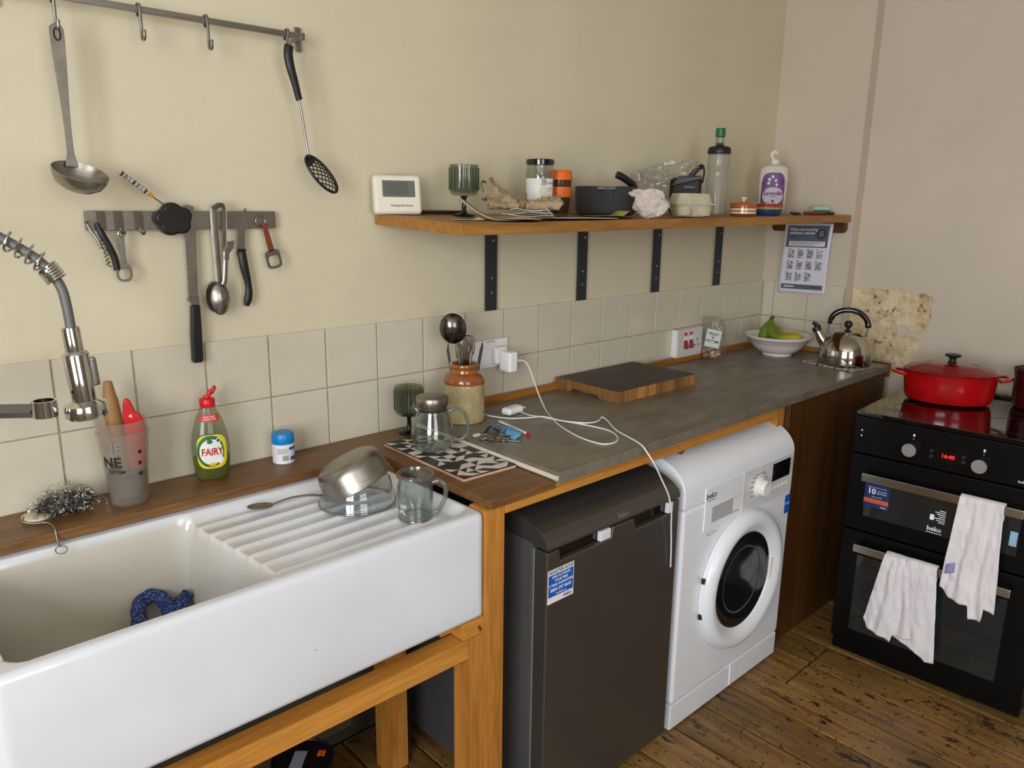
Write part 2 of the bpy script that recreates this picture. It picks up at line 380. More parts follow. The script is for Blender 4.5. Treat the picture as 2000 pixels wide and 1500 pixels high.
box('worktop_rail', M_pine, .6985, 1.86, -.577, -.545, .852, .8715, cf); box('worktop_rail', M_pine, .853, 1.86, -.577, -.545, .8715, .8835, cf)
box('end_panel', M_panel, 1.952, 2.7025, -.574, -.556, .001, .8835, cf)
box('panel_post', M_pinez, 1.905, 1.951, -.556, -.50, .0, .8835, cf)
box('panel_rail', M_pine, 1.80, 1.9045, -.53, -.50, .838, .868, cf)
for x, z in ((.628, .607), (.632, .6)): B().lathe([(0, .001), (.004, .001), (.004, 0)], 10).xf(Matrix.Translation((x, -.5722, z)) @ Matrix.Rotation(R(90), 4, 'X')).ob('screw', M_steeld, cf)
box('wall_skirting_timber', mat('dusty_timber', (92, 78, 60), .85, var=.2, vs=20), -.5, .62, -.03, -.004, .06, .18, cf)

# ------------------------------------------------------------------ sink with drainer
SX0, SX1, SY0, SY1, SZ = -.245, .645, -.576, -.135, .8705
def sink_h(x, y):
    # distance inside the basin opening (rounded rectangle)
    cx, cy, hx, hy, r = (-.212 + .628) / 2, (-.552 - .172) / 2, (.628 + .212) / 2, (.552 - .172) / 2, .035
    qx, qy = abs(x - cx) - hx + r, abs(y - cy) - hy + r
    d = -(math.hypot(max(qx, 0), max(qy, 0)) + min(max(qx, qy), 0) - r)
    edge_x = .158 + .03 * (-(y + .26) / .30)
    bowl = 1 - sm(edge_x - .012, edge_x + .030, x)
    dr = .8485 + .004 * sm(.2, .6, x)
    ph = (y + .218) / -.0475
    if -.35 < ph < 6.4 and x > edge_x - .02:
        k = ph - round(ph); rid = math.exp(-(k / .17) ** 2)
        dr += .0065 * rid * sm(edge_x + .008, edge_x + .045, x) * (1 - sm(.555, .60, x)) * sm(-.35, -.1, ph) * (1 - sm(6.1, 6.4, ph))
    shal = SZ + (dr - SZ) * sm(-.001, .026, d)
    deep = SZ + (.662 - SZ) * sm(-.001, .030, d) if d < .03 else .662
    z = shal * (1 - bowl) + deep * bowl
    e = min(x - SX0, SX1 - x, y - SY0, SY1 - y); rr = .014
    if e < rr: z -= rr - math.sqrt(max(0, rr * rr - (rr - e) ** 2))
    return z
s = B()
def lines(a, b, marks, n):
    r = sorted(set([a + (b - a) * k / n for k in range(n + 1)] + marks)); return r
ex = [.0015, .003, .005, .008, .011, .014]
xs = lines(SX0, SX1, [SX0 + e for e in ex] + [SX1 - e for e in ex] + [.13 + .002 * k for k in range(45)], 190)
ys = lines(SY0, SY1, [SY0 + e for e in ex] + [SY1 - e for e in ex], 150)
def rc(x, y, r=.022):
    cx = SX0 + r if x < SX0 + r else (SX1 - r if x > SX1 - r else None); cy = SY0 + r if y < SY0 + r else (SY1 - r if y > SY1 - r else None)
    if cx is None or cy is None: return x, y
    vx, vy = x - cx, y - cy; l = math.hypot(vx, vy)
    if l < 1e-9: return x, y
    k = max(abs(vx), abs(vy)) / l; return cx + vx * k, cy + vy * k
g = [[s.bm.verts.new((*rc(x, y), sink_h(x, y))) for x in xs] for y in ys]
for j in range(len(ys) - 1):
    for i in range(len(xs) - 1): s.bm.faces.new((g[j][i], g[j][i + 1], g[j + 1][i + 1], g[j + 1][i]))
loop = g[0] + [r[-1] for r in g[1:]] + g[-1][::-1][1:] + [r[0] for r in g[::-1][1:-1]]
prev = loop
for zz, ins in ((.80, 0), (.70, 0), (.642, 0), (.634, .002), (.631, .008)):
    cur = []
    for v in loop:
        x, y = v.co.x, v.co.y; x = max(SX0 + ins, min(SX1 - ins, x)); y = max(SY0 + ins, min(SY1 - ins, y)); cur.append(s.bm.verts.new((x, y, zz)))
    for k in range(len(loop)): s.bm.faces.new((prev[k], prev[(k + 1) % len(loop)], cur[(k + 1) % len(loop)], cur[k]))
    prev = cur
s.bm.faces.new(prev[::-1])
m, nt, N, L, b = newmat('fireclay_glaze')
v = coords(N, L); c = ramp(N, L, noisen(N, L, v, 3, 4), [(.3, (212, 215, 221)), (.7, (222, 225, 232))])
c = mixc(N, L, ramp(N, L, noisen(N, L, v, 55, 3, .4), [(.80, (0, 0, 0, 1)), (.82, (.7, .7, .7, 1))]), c, lin((150, 142, 128)))
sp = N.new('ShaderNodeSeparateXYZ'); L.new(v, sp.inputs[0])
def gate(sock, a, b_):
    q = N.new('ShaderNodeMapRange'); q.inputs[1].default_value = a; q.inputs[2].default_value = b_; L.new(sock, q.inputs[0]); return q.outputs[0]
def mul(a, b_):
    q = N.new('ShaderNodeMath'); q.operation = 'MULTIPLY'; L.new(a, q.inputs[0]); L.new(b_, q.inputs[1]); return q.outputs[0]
# shade inside the washing basin, painted into the glaze as an uneven cream tint
basin_shade = mul(mul(gate(sp.outputs[1], -.556, -.545), gate(sp.outputs[0], .30, .12)), mul(gate(sp.outputs[2], .868, .85), ramp(N, L, noisen(N, L, v, 5, 4), [(.25, (.55, .55, .55, 1)), (.7, (1, 1, 1, 1))])))
c = mixc(N, L, basin_shade, c, lin((198, 191, 172)))
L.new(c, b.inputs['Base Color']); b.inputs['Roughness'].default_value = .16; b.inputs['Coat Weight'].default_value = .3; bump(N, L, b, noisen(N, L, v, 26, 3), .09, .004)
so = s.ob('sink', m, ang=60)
tag(so, 'white fireclay butler sink with ridged drainer on a pine frame', 'sink')

# ------------------------------------------------------------------ fridge
M_fr = mat('graphite_metal_paint', (90, 86, 82), .30, .6, var=.03, vs=4)
M_frs = mat('graphite_side', (84, 84, 86), .42, .2, var=.03, vs=4)
FX0, FX1 = .787, 1.287
fr = thing('fridge', 'dark graphite undercounter fridge beside the washing machine', 'fridge', (FX0, 0, 0))
W = FX1 - FX0
box('body', M_frs, 0, W, -.570, -.05, .018, .7545, fr, bev=.004)
prof = [(-.05, .755), (-.05, .815), (-.48, .815)] + [(-.48 - .142 * math.sin(R(a)) ** 1.15, .815 - .058 * (1 - math.cos(R(a))) ** .9) for a in range(15, 91, 15)] + [(-.622, .7495), (-.574, .7495), (-.574, .755)]
B().prism(prof, 0, W, 'x', .003, 2).ob('top_cap', M_fr, fr, ang=30)
dp = [(0, .03), (W, .03), (W, .744), (.478, .744), (.474, .712), (.318, .712), (.308, .744), (.228, .744), (.222, .716), (.044, .716), (.040, .744), (0, .744)]
B().prism(dp, -.620, -.577, 'y', .0045, 3).ob('door', M_fr, fr, ang=30)
box('gasket', mat('grey_gasket', (128, 128, 130), .6), .004, W - .004, -.5765, -.5705, .035, .74, fr, bev=0)
for a, c_, zb in ((.045, .221, .717), (.319, .473, .713)): box('handle_recess', M_blackg, a, c_, -.606, -.585, zb, .7435, fr, bev=0)
box('handle_glint', mat('pale_glint', (226, 230, 236), .3), .182, .2205, -.6195, -.6065, .7165, .7435, fr, bev=.003)  # pale tabs stand in for the window's reflection in the handle recesses
box('handle_glint', MC['pale_glint'], .452, .4735, -.6195, -.6065, .7135, .7435, fr, bev=.003)
st = box('sticker', M_lino, .002, .088, -.6207, -.6201, .618, .701, fr, bev=0)
box('blue_field', M_blue, .004, .086, -.62095, -.62075, .634, .688, st, bev=0)
M_nav = mat('navy_ink', (24, 36, 96), .6); M_wink = mat('white_ink', (244, 246, 250), .6, var=.01)
tf = dict(right=(1, 0, 0), up=(0, 0, 1), bold=.0002)
text('REGISTER NOW', .0112, M_nav, st, (.045, -.6210, .6945), **tf)
for k, (t, sz_) in enumerate((('AND ACTIVATE', .0085), ('YOUR FREE', .0085), ('2 YEAR GUARANTEE', .0085), ('0800 597 8643', .0115), ('www.beko.co.uk', .005))):
    text(t, sz_, M_wink, st, (.045, -.6212, (.682, .672, .662, .6500, .6395)[k]), **tf)
text('beko', .013, M_nav, st, (.068, -.6210, .6265), **tf)
text('beko', .020, mat('grey_logo', (128, 130, 136), .5), fr, (.262, -.6205, .7665), right=(1, 0, 0), up=(0, .35, .94))
for x in (.03, W - .03): B().lathe([(0, 0), (.015, 0), (.015, .0179), (0, .0179)], 16, (x, -.54, 0)).ob('foot', M_black, fr); B().lathe([(0, 0), (.015, 0), (.015, .0179), (0, .0179)], 16, (x, -.09, 0)).ob('foot', M_black, fr)

# ------------------------------------------------------------------ washing machine
WX0, WX1 = 1.327, 1.940
W = WX1 - WX0
wm = thing('washing_machine', 'white front-loading washing machine with a round dark glass door', 'washing machine', (WX0, 0, 0))
FY = -.610
box('body', M_white, 0, W, FY, -.05, .088, .6895, wm, bev=.012, seg=4)
prof = [(-.05, .690), (-.05, .832), (-.46, .832)] + [(-.46 - .150 * math.sin(R(a)), .832 - .097 * (1 - math.cos(R(a)))) for a in range(10, 91, 8)] + [(FY, .690)]
B().prism(prof, 0, W, 'x', .008, 3).ob('top_cover', M_white, wm, ang=25)
box('plinth', M_white, .002, W - .002, FY + .002, -.08, .004, .0865, wm, bev=.006)
box('plinth_flap', M_white, W * .52, W - .012, FY - .0008, FY + .004, .012, .0845, wm, bev=.001)
box('control_panel', mat('panel_white', (216, 216, 218), .35), .30, W - .012, FY - .003, FY + .002, .603, .733, wm, bev=.0015)
dr_ = box('detergent_drawer', M_white, .10, .294, FY - .003, FY + .002, .603, .733, wm, bev=.0015)
box('drawer_grip', mat('grip_grey', (176, 176, 178), .4), .135, .280, FY - .0036, FY - .0030, .622, .670, dr_, bev=0)
box('grip_lip', M_whitep, .247, .2795, FY - .0045, FY - .0037, .628, .669, dr_, bev=0)
text('beko', .026, M_nav, wm, (.128, FY - .0034, .708), bold=.0004); box('logo_underline', M_nav, .108, .150, FY - .0036, FY - .0031, .693, .6945, wm, bev=0)
text('7 kg  A+++', .012, mat('soft_grey_ink', (118, 118, 122), .6), wm, (.145, FY - .0006, .588))
kb = B().lathe([(0, 0), (.031, 0), (.031, .004), (.025, .007), (.025, .024), (.022, .028), (0, .028)], 40).xf(Matrix.Translation((.392, FY - .003, .668)) @ Matrix.Rotation(R(90), 4, 'X')).ob('programme_dial', M_whitep, wm)
box('dial_mark', MC['soft_grey_ink'], .3905, .3935, FY - .0318, FY - .0309, .676, .690, kb, bev=0)
for k in range(14):
    a = R(-50 + k * 20); 
    if 80 < math.degrees(a) % 360 < 100: continue
    box('programme_mark', MC['soft_grey_ink'], .392 + .045 * math.cos(a) - .010, .392 + .045 * math.cos(a) + .010, FY - .0035, FY - .0031, .668 + .045 * math.sin(a) - .0015, .668 + .045 * math.sin(a) + .0015, wm, bev=0)
box('display', M_blackg, .468, .578, FY - .0045, FY - .0031, .664, .722, wm, bev=.001)
for k in range(5): box('button', M_whitep, .466 + .022 * k, .482 + .022 * k, FY - .0055, FY - .0031, .636, .646, wm, bev=.002)
for k in range(4): box('indicator', MC['soft_grey_ink'], .586, .591, FY - .0035, FY - .0031, .672 + .012 * k, .676 + .012 * k, wm, bev=0)
sb = box('energy_sticker', M_blue, .574, W - .006, FY - .0012, FY - .0005, .527, .590, wm, bev=0); text('beko', .014, M_wink, sb, (.590, FY - .0014, .562))
dcx, dcz = .325, .385
dr = thing('door', '', ''); del dr['label'], dr['category']; dr.parent = wm; dr.location = (dcx, FY - .001, dcz); dr.rotation_euler = (R(90), 0, 0)
B().lathe([(.222, 0), (.222, .012), (.214, .026), (.196, .034), (.178, .030), (.160, .019), (.152, .013), (.151, .002), (.148, -.01), (.222, -.01)], 72).ob('door_ring', M_white, dr, ang=50)
B().lathe([(0, .0035), (.06, .0045), (.110, .0085), (.135, .0125), (.1545, .0135)], 64).ob('drum_glass', mat('dark_door_glass', (22, 24, 26), .06, coat=.5), dr)
B().lathe([(.103, .0082), (.106, .0102), (.109, .0092)], 64).ob('glass_rim', mat('grey_seal', (62, 64, 66), .3), dr)
box('door_grip', M_whitep, .150, .168, -.05, .03, .005, .022, dr, bev=.004)
for a in (163, 192): box('hinge', M_black, .2215 * math.cos(R(a)) - .006, .2215 * math.cos(R(a)) + .004, -.2215 * math.sin(R(a)) * -1 - .008, .2215 * math.sin(R(a)) + .008, .002, .012, dr, bev=.001)
tp = B().prism([(.045, -.56), (.20, -.50), (.205, -.462), (.05, -.52)], .8325, .8332, 'z').ob('tape_residue', mat('brown_tape', (168, 152, 128), .7), wm)
for x in (.05, W - .05): B().lathe([(0, 0), (.02, 0), (.02, .004), (0, .004)], 16, (x, -.3, 0)).ob('foot', M_black, wm)

# ------------------------------------------------------------------ cooker (front faces the sink side)
CA = (2.125, -.717); CZ = .860
ck = thing('cooker', 'black double-oven electric cooker with ceramic hob against the right wall', 'cooker', (CA[0], CA[1], 0), R(3.5))
CWd, CD = .570, .565
M_ckb = mat('black_enamel', (8, 8, 9), .3, var=.05, spec=.22); M_win = mat('oven_window_glass', (34, 38, 40), .07, coat=.6)
box('body', M_ckb, .020, CD, -CWd, 0, .03, .8445, ck, bev=.003)
box('plinth', M_ckb, .012, CD - .02, -CWd + .003, -.003, .002, .0525, ck, bev=.002)
hb = box('hob', mat('black_ceramic_glass', (7, 7, 8), .045, coat=.3), -.004, CD, -CWd - .001, .001, .845, .860, ck, bev=.0025)
for x, y, r_ in ((.16, -.15, .085), (.16, -.42, .10), (.41, -.15, .10), (.41, -.42, .085)): torus(B(), (x, y, .8602), r_, .0006, 'z', 48, 4).ob('hob_ring', mat('hob_ring_grey', (30, 30, 33), .4), hb)
vt = box('rear_vent', M_ckb, CD - .035, CD, -CWd, 0, .8601, .868, ck, bev=.001)
for k in range(8): box('vent_slot', M_dark, CD - .028, CD - .010, -.06 - .06 * k - .04, -.06 - .06 * k, .8681, .8686, vt, bev=0)
fa = box('fascia', M_ckb, -.010, .0195, -CWd, 0, .724, .8445, ck, bev=.003)
def knob(u, z):
    k = B().lathe([(0, 0), (.026, 0), (.026, .006), (.0235, .010), (.0225, .022), (.021, .024)], 40).xf(Matrix.Translation((-.0101, -u, z)) @ Matrix.Rotation(R(-90), 4, 'Y')).ob('knob', M_black, ck)
    B().lathe([(.0212, .0235), (.0205, .0262), (0, .0262)], 40).xf(Matrix.Translation((-.0101, -u, z)) @ Matrix.Rotation(R(-90), 4, 'Y')).ob('knob_cap', mat('spun_aluminium', (196, 196, 196), .3, .75, var=.06, vs=40), k)
CR = dict(right=(0, -1, 0), up=(0, 0, 1))
for u, z in ((.176, .772), (.369, .767)):
    knob(u, z); box('dial_symbol', M_wink, -.0106, -.0100, -u - .006, -u - .001, z + .040, z + .048, fa, bev=0); box('dial_dot', M_wink, -.0106, -.0100, -u - .004, -u - .002, z + .031, z + .0335, fa, bev=0)
for z in (.800, .782): B().lathe([(0, 0), (.0028, 0), (.0018, .0009), (0, .001)], 12).xf(Matrix.Translation((-.0101, -.024, z)) @ Matrix.Rotation(R(-90), 4, 'Y')).ob('indicator_lamp', M_wink, ck)
ds = box('clock_display', M_blackg, -.0115, -.0101, -.312, -.248, .752, .790, ck, bev=.0005)
text('16:40', .017, mat('red_digits', (255, 40, 40), .5, emit=(255, 30, 36), es=1.6), ds, (-.0119, -.280, .770), bold=.0003, **CR)
for u in (.234, .322):
    for z in (.779, .762): torus(B(), (-.0104, -u, z), .0042, .0005, 'x', 16, 4).ob('touch_symbol', MC['soft_grey_ink'], ck)
text('beko', .012, M_wink, fa, (-.0104, -.478, .741), **CR)
def door(z0, z1, wz0, wz1, hz):
    d = box('oven_door', M_ckb, -.012, .0195, -CWd + .001, -.001, z0, z1, ck, bev=.003)
    box('window', M_win, -.0131, -.0121, -.492, -.058, wz0, wz1, d, bev=.0004)
    h = box('handle', mat('satin_handle_steel', (190, 188, 184), .2, 1), -.045, -.036, -.500, -.050, hz - .014, hz + .014, d, bev=.003)
    for y in (-.49, -.085): box('handle_post', M_ckb, -.0365, -.0115, y, y + .025, hz - .009, hz + .009, h, bev=.001)
    return d
d1 = door(.462, .7195, .515, .640, .655); d2 = door(.056, .4555, .102, .375, .408)
sk2 = box('guarantee_sticker', mat('sticker_navy', (22, 48, 104), .4), -.0139, -.0132, -.133, -.056, .552, .629, d1, bev=0)
box('orange_band', mat('sticker_orange', (206, 92, 52), .5), -.0144, -.0140, -.1328, -.0562, .566, .581, sk2, bev=0)
text('Register now for your free', .0052, M_wink, sk2, (-.0146, -.0945, .620), **CR); text('10', .026, M_wink, sk2, (-.0146, -.078, .605), bold=.0006, **CR)
text('year parts\nguarantee', .0075, M_wink, sk2, (-.0146, -.110, .606), **CR); text('beko.co.uk/10', .0055, M_wink, sk2, (-.0146, -.095, .588), **CR); text('beko', .009, M_wink, sk2, (-.0146, -.119, .558), **CR)
text('beko', .021, M_wink, d1, (-.0135, -.272, .533), bold=.0003, **CR); box('logo_underline', M_wink, -.0138, -.0132, -.295, -.250, .5195, .5212, d1, bev=0)
for k in range(7): box('care_print', M_wink, -.0138, -.0132, -.2985 + .0, -.2985 + .018 + .006 * (k % 3), .556 + .0065 * k, .5585 + .0065 * k, d1, bev=0)
box('hand_symbol', M_wink, -.0138, -.0132, -.268, -.256, .562, .580, d1, bev=.002)
es = box('energy_sticker', mat('sky_label', (150, 190, 222), .5), -.0139, -.0132, -.489, -.470, .545, .59, d1, bev=0)
# towels hung over the two handles
def towel(name, label, hz, sheets, seed):
    t = thing(name, label, 'towel', (CA[0], CA[1], 0), R(3.5))
    mt = mat('white_terry_cloth', (232, 228, 232), .95, var=.035, vs=16, bs=.6, bscale=420, bdist=.0015)
    for si, (uL, uR, bot, xoff, kf, am) in enumerate(sheets):
        def fn(s_, v_, uL=uL, uR=uR, bot=bot, xoff=xoff, kf=kf, am=am, si=si):
            top = hz + .0155
            zb = bot[0][1]
            for (a, za), (b_, zc) in zip(bot, bot[1:]):
                if a <= s_ <= b_: zb = za + (zc - za) * (s_ - a) / (b_ - a)
            tt = (v_ - .2) / .8
            k = max(0, tt)
            u = (uL[0] + (uL[1] - uL[0]) * k) * (1 - s_) + (uR[0] + (uR[1] - uR[0]) * k) * s_
            if v_ < .2:
                q = v_ / .2
                if q < .6: x, z = -.0305, top - .05 * (1 - q / .6)
                else: a = (q - .6) / .4 * PI; x, z = -.0405 + .010 * math.cos(a), top + .006 * math.sin(a)
            else:
                sw_ = s_ + .10 * noise.noise(V(s_ * 2, k * 2.2, seed)) + .06 * k
                f = am * (.25 + .75 * k) * (1.2 + math.sin(kf * sw_ * 2 * PI + seed + 1.4 * k) + .5 * math.sin(kf * 2.3 * sw_ * 2 * PI + seed * 2 - k)) + .003 * (1 + noise.noise(V(s_ * 7, k * 9, seed + 3))) + .0015 * noise.noise(V(s_ * 16, k * 20, seed))
                x, z = -.0505 - xoff - f - .004 * noise.noise(V(s_ * 3, k * 4, seed + si)), top - (top - zb) * k
                x += min(.022, .05 * k) * (.6 if si else .3) * k
            return (x, -u, z)
        B().sheet(fn, 56, 70).ob('hanging_fold', mt, t, solid=.0022, ang=80)
    return t
t1 = towel('tea_towel', 'white cloth hung over the upper oven handle, with a small blue tag', .655, [((.337, .318), (.452, .470), [(0, .372), (.18, .345), (.55, .335), (.56, .296), (.80, .300), (.82, .345), (1, .335)], .001, 2.1, .0055)], 1.0)
tg = B().sheet(lambda u, v: (-.0635 - .002 * math.sin(3 * u), -.330 - .024 * u, .452 - .030 * v + .012 * u), 4, 4).ob('sewn_tag', mat('lilac_tag', (150, 150, 196), .8), t1, solid=.001)
t2 = towel('tea_towel', 'white cloth hung over the lower oven handle in two layers', .408, [((.205, .205), (.306, .334), [(0, .150), (.5, .130), (.8, .102), (1, .108)], .000, 1.2, .003), ((.156, .112), (.232, .262), [(0, .178), (.1, .150), (.35, .142), (.6, .128), (.62, .155), (1, .165)], .010, 1.7, .0055)], 2.2)
# ------------------------------------------------------------------ shelf with brackets
def sz(x, y): return 1.472 - .016 * (y / -.355) * (1 - (x - .763) / 1.99)
sh = thing('wall_shelf', 'long wooden wall shelf on dark steel brackets', 'shelf')
s = B(); X0, X1, Y0, Y1, TH = .763, 2.7435, -.355, -.001, .0265
vs = [s.bm.verts.new((x, y, sz(x, y) - d)) for d in (TH, 0) for y in (Y0, Y1) for x in (X0, X1)]
F = [s.bm.faces.new([vs[i] for i in q]) for q in ((0, 2, 3, 1), (4, 5, 7, 6), (0, 1, 5, 4), (2, 6, 7, 3), (0, 4, 6, 2), (1, 3, 7, 5))]
bmesh.ops.bevel(s.bm, geom=list({e for f in F for e in f.edges}), offset=.0015, segments=2, affect='EDGES')
s.ob('board', M_shelf, sh)
M_brk = mat('dark_bracket_steel', (52, 56, 60), .5, .4, var=.08)
for x, w in ((1.158, .043), (1.558, .043), (1.961, .043), (2.367, .043)):
    zt = sz(x, -.15) - TH - .006
    z0 = 1.191
    k = box('bracket', M_brk, x - w / 2, x + w / 2, -.007, -.0005, z0, 1.438, sh, bev=.001)
    B().prism([(-.007, 1.4375), (-.007, sz(x, 0) - TH - .0042), (-.30, sz(x, -.3) - TH - .0042), (-.30, sz(x, -.3) - TH - .0005), (-.0005, sz(x, 0) - TH - .0005), (-.0005, 1.4375)], x - w / 2, x + w / 2, 'x').ob('bracket_arm', M_brk, k)
    for z in (z0 + .052, z0 + .095, z0 + .205): B().lathe([(0, .0016), (.004, .001), (.0045, 0)], 12).xf(Matrix.Translation((x + .006 * (z > 1.3), -.0071, z)) @ Matrix.Rotation(R(90), 4, 'X')).ob('screw', M_steel, k)
b = B().prism([(-.030, 1.441), (-.030, 1.412), (-.040, 1.402), (-.332, 1.402), (-.342, 1.412), (-.342, 1.441)], 2.726, 2.751, 'x', .002).ob('end_batten', M_panel, sh)

# ------------------------------------------------------------------ utensil rail, hooks, ladle, slotted spoon
rl = thing('utensil_rail', 'brushed steel utensil rail screwed to the cream wall', 'rail', (0, 0, 0))
box('bar', M_steel, -.03, .558, -.051, -.040, 1.8500, 1.8625, rl, bev=.002)
for x in (.5705, -.018):
    e = box('end_plate', M_steel, x - .0075, x + .0075, -.004, -.0005, 1.832, 1.884, rl, bev=.001); box('stand_off', M_steel, x - .0185, x - .0085, -.0515, -.0035, 1.849, 1.8635, e, bev=.001)
    for z in (1.839, 1.877): B().lathe([(0, .0015), (.0032, .001), (.0035, 0)], 12).xf(Matrix.Translation((x, -.0041, z)) @ Matrix.Rotation(R(90), 4, 'X')).ob('screw', M_steeld, e)
def hook(x, label, ang=0, drop=.057):
    p = [(0, .0045, -.012), (0, .0085, 0), (0, .0085, .0055), (0, .006, .0095), (0, 0, .011), (0, -.0065, .0085), (0, -.0085, 0), (0, -.0085, -.02), (0, -.0085, -drop + .010), (0, -.0105, -drop + .002), (0, -.016, -drop), (0, -.0215, -drop + .003), (0, -.0235, -drop + .012), (0, -.0235, -drop + .018)]
    o = B().tube(bez(p, 5), .0032, 8, flat=.6, up=(0, 1, 0)).ob('hook', M_steel, None)
    o.location = (x, -.0455, 1.8562); o.rotation_euler = (0, R(ang), 0); tag(o, label, 'hook', 'hooks on the utensil rail')
hook(.0655, 'steel hook on the rail holding the ladle', 0, .062); hook(.213, 'empty steel hook on the rail next to the ladle'); hook(.343, 'empty steel hook on the rail next to the slotted spoon'); hook(.520, 'steel hook on the rail holding the black slotted spoon', 10, .036)
ld = thing('ladle', 'stainless steel soup ladle hanging from the rail', 'ladle', (.0585, -.066, 1.5425))
def ladfn(u, v):
    z = .262 - .244 * v; w = .0125 - .0065 * sm(0, .75, v) + .004 * sm(.9, 1, v)
    return (.005 + (u - .5) * 2 * w - .003 * math.sin(v * 2), .004 + .012 * (1 - v) * .5 - .016 * sm(.9, 1, v) * 0, z)
h_ = B(); 
def lad_out():
    L_, R_ = [], []
    for k in range(21):
        v = k / 20; z = .2515 - .2355 * v; w = .0118 - .0060 * sm(0, .75, v) + .005 * sm(.88, 1, v); cx = .004
        L_.append((cx - w, z)); R_.append((cx + w, z))
    top = [(.004 + .0118 * math.cos(R(a)), .2525 + .011 * math.sin(R(a))) for a in range(15, 180, 15)]
    return R_[::-1] + top + L_
o = lad_out()
hd = h_.prism(o, .0005, .0035, 'y', .0008, 1).ob('handle', M_steeld, ld)
torus(B(), (.004, -.0002, .2455), .0052, .0014, 'y', 20, 6, 2.0).ob('hanging_eye', M_dark, hd)
bl = B().lathe([(.047, .001), (.048, 0), (.046, -.010), (.040, -.022), (.028, -.031), (.012, -.0345), (0, -.035), ], 48)
bl.lathe([(.047, .001), (.0445, -.004), (.038, -.019), (.027, -.028), (.011, -.0315), (0, -.032)], 48)
bl.xf(Matrix.Translation((.008, -.034, .006)) @ Matrix.Rotation(R(24), 4, 'X') @ Matrix.Rotation(R(8), 4, 'Y'))
bl.ob('bowl', M_mirror if False else M_steel, ld)
st_ = thing('slotted_spoon', 'black slotted spoon with steel shaft hanging at the end of the rail', 'spoon', (.512, -.062, 1.83))
B().tube(bez([(.004, -.002, .002), (.0, -.003, -.018), (.004, -.003, -.045), (.013, -.002, -.075), (.021, 0, -.104), (.023, 0, -.110)], 6), [.006] + [.0105 * (1 - .25 * sm(.25, .8, k / 30)) for k in range(1, 30)] + [.0085], 14, flat=.75, up=(0, 1, 0)).ob('grip', M_black, st_)
B().tube(bez([(.022, 0, -.106), (.030, .003, -.15), (.038, .006, -.20), (.042, .004, -.232)], 6), .0028, 10).ob('shaft', M_steel, st_)
# spoon head: oval rim, dished, criss-cross bars
hx, hz = .068, -.268
A1, A2 = V(.60, -.20, -.74).normalized(), V(.72, .42, .52).normalized()
A2 = (A2 - A1 * A2.dot(A1)).normalized(); A3 = A1.cross(A2)
C0 = V(hx, -.004, hz)
def hp(a, b_): 
    d = .010 * (1 - (a / .050) ** 2 - (b_ / .026) ** 2)
    return C0 + A1 * a + A2 * b_ + A3 * (-d if A3.y < 0 else d) * -1
hdm = B(); hdm.tube([hp(.050 * math.cos(2 * PI * k / 40), .026 * math.sin(2 * PI * k / 40)) for k in range(40)], .0032, 8, closed=True)
for sgn in (1, -1):
    for k in range(-7, 8):
        off = k * .0088; pts = []
        for q in range(-30, 31):
            t = q / 30 * .06; a = (t + off) * .80; b_ = sgn * (t - off) * .62
            if (a / .050) ** 2 + (b_ / .026) ** 2 < 1: pts.append(hp(a, b_))
        if len(pts) > 2: hdm.tube(pts[::3] + [pts[-1]], .0014, 5)
hdm.sheet(lambda u, v: hp(-.050 + .020 * u, (v - .5) * 2 * .026 * math.sqrt(max(0, 1 - ((-.050 + .020 * u) / .050) ** 2))), 8, 8)
hdm.tube([(.042, .004, -.226), hp(-.046, 0)], [.0045, .006], 8)
hdm.ob('slotted_head', M_black, st_)

# ------------------------------------------------------------------ magnetic strip and what hangs on it
tag(box('magnetic_strip', M_steeld, .089, .486, -.0125, -.0005, 1.4395, 1.4775, bev=.0012), 'long brushed steel magnetic knife strip on the wall', 'knife rack')
YM = -.0135
def shook(x, label):
    o = B().box(x - .009, x + .009, -.0155, -.0128, 1.440, 1.4775, .0006)
    o.tube(bez([(x + .002, -.0142, 1.444), (x + .003, -.0155, 1.436), (x + .005, -.020, 1.431), (x + .0065, -.024, 1.434), (x + .007, -.025, 1.4385)], 5), .0022, 7)
    tag(o.ob('magnetic_hook', mat('hook_steel', (116, 108, 98), .45, 1, var=.12)), label, 'hook', 'hooks on the magnetic strip')
shook(.148, 'small steel magnetic hook with a bottle opener on it'); shook(.186, 'small empty steel magnetic hook on the strip'); tag(box('magnetic_hook', MC['hook_steel'], .107, .124, -.0152, -.0128, 1.440, 1.4775, bev=.0006), 'plain steel magnetic hook holding the corkscrew', 'hook', 'hooks on the magnetic strip')
cs = thing('corkscrew', 'waiter corkscrew with black handle and folding steel lever', 'corkscrew', (.105, -.021, 1.445))
B().tube(bez([(0, 0, .010), (.006, -.002, -.010), (.017, -.002, -.035), (.026, -.001, -.060), (.029, 0, -.084)], 6), [.0035 + .0035 * sm(0, .3, k / 24) for k in range(25)], 10, flat=.7, up=(0, 1, 0)).ob('handle', M_black, cs)
B().tube(bez([(-.018, 0, .012), (-.012, 0, -.005), (-.002, -.001, -.022), (.004, -.001, -.040)], 6), [.0055] + [.0032] * 17 + [.0028], 8, flat=.6, up=(0, 1, 0)).ob('lever', M_steel, cs)
B().tube([(.006 + .007 * (k / 60) + .0035 * math.cos(k * .75), .0035 * math.sin(k * .75) - .006, -.022 - .055 * k / 60 ) for k in range(61)], .0013, 6).ob('screw_worm', M_steel, cs)
bo = thing('bottle_opener', 'flat steel bottle opener hanging from the strip', 'bottle opener', (.1475, -.0225, 1.435))
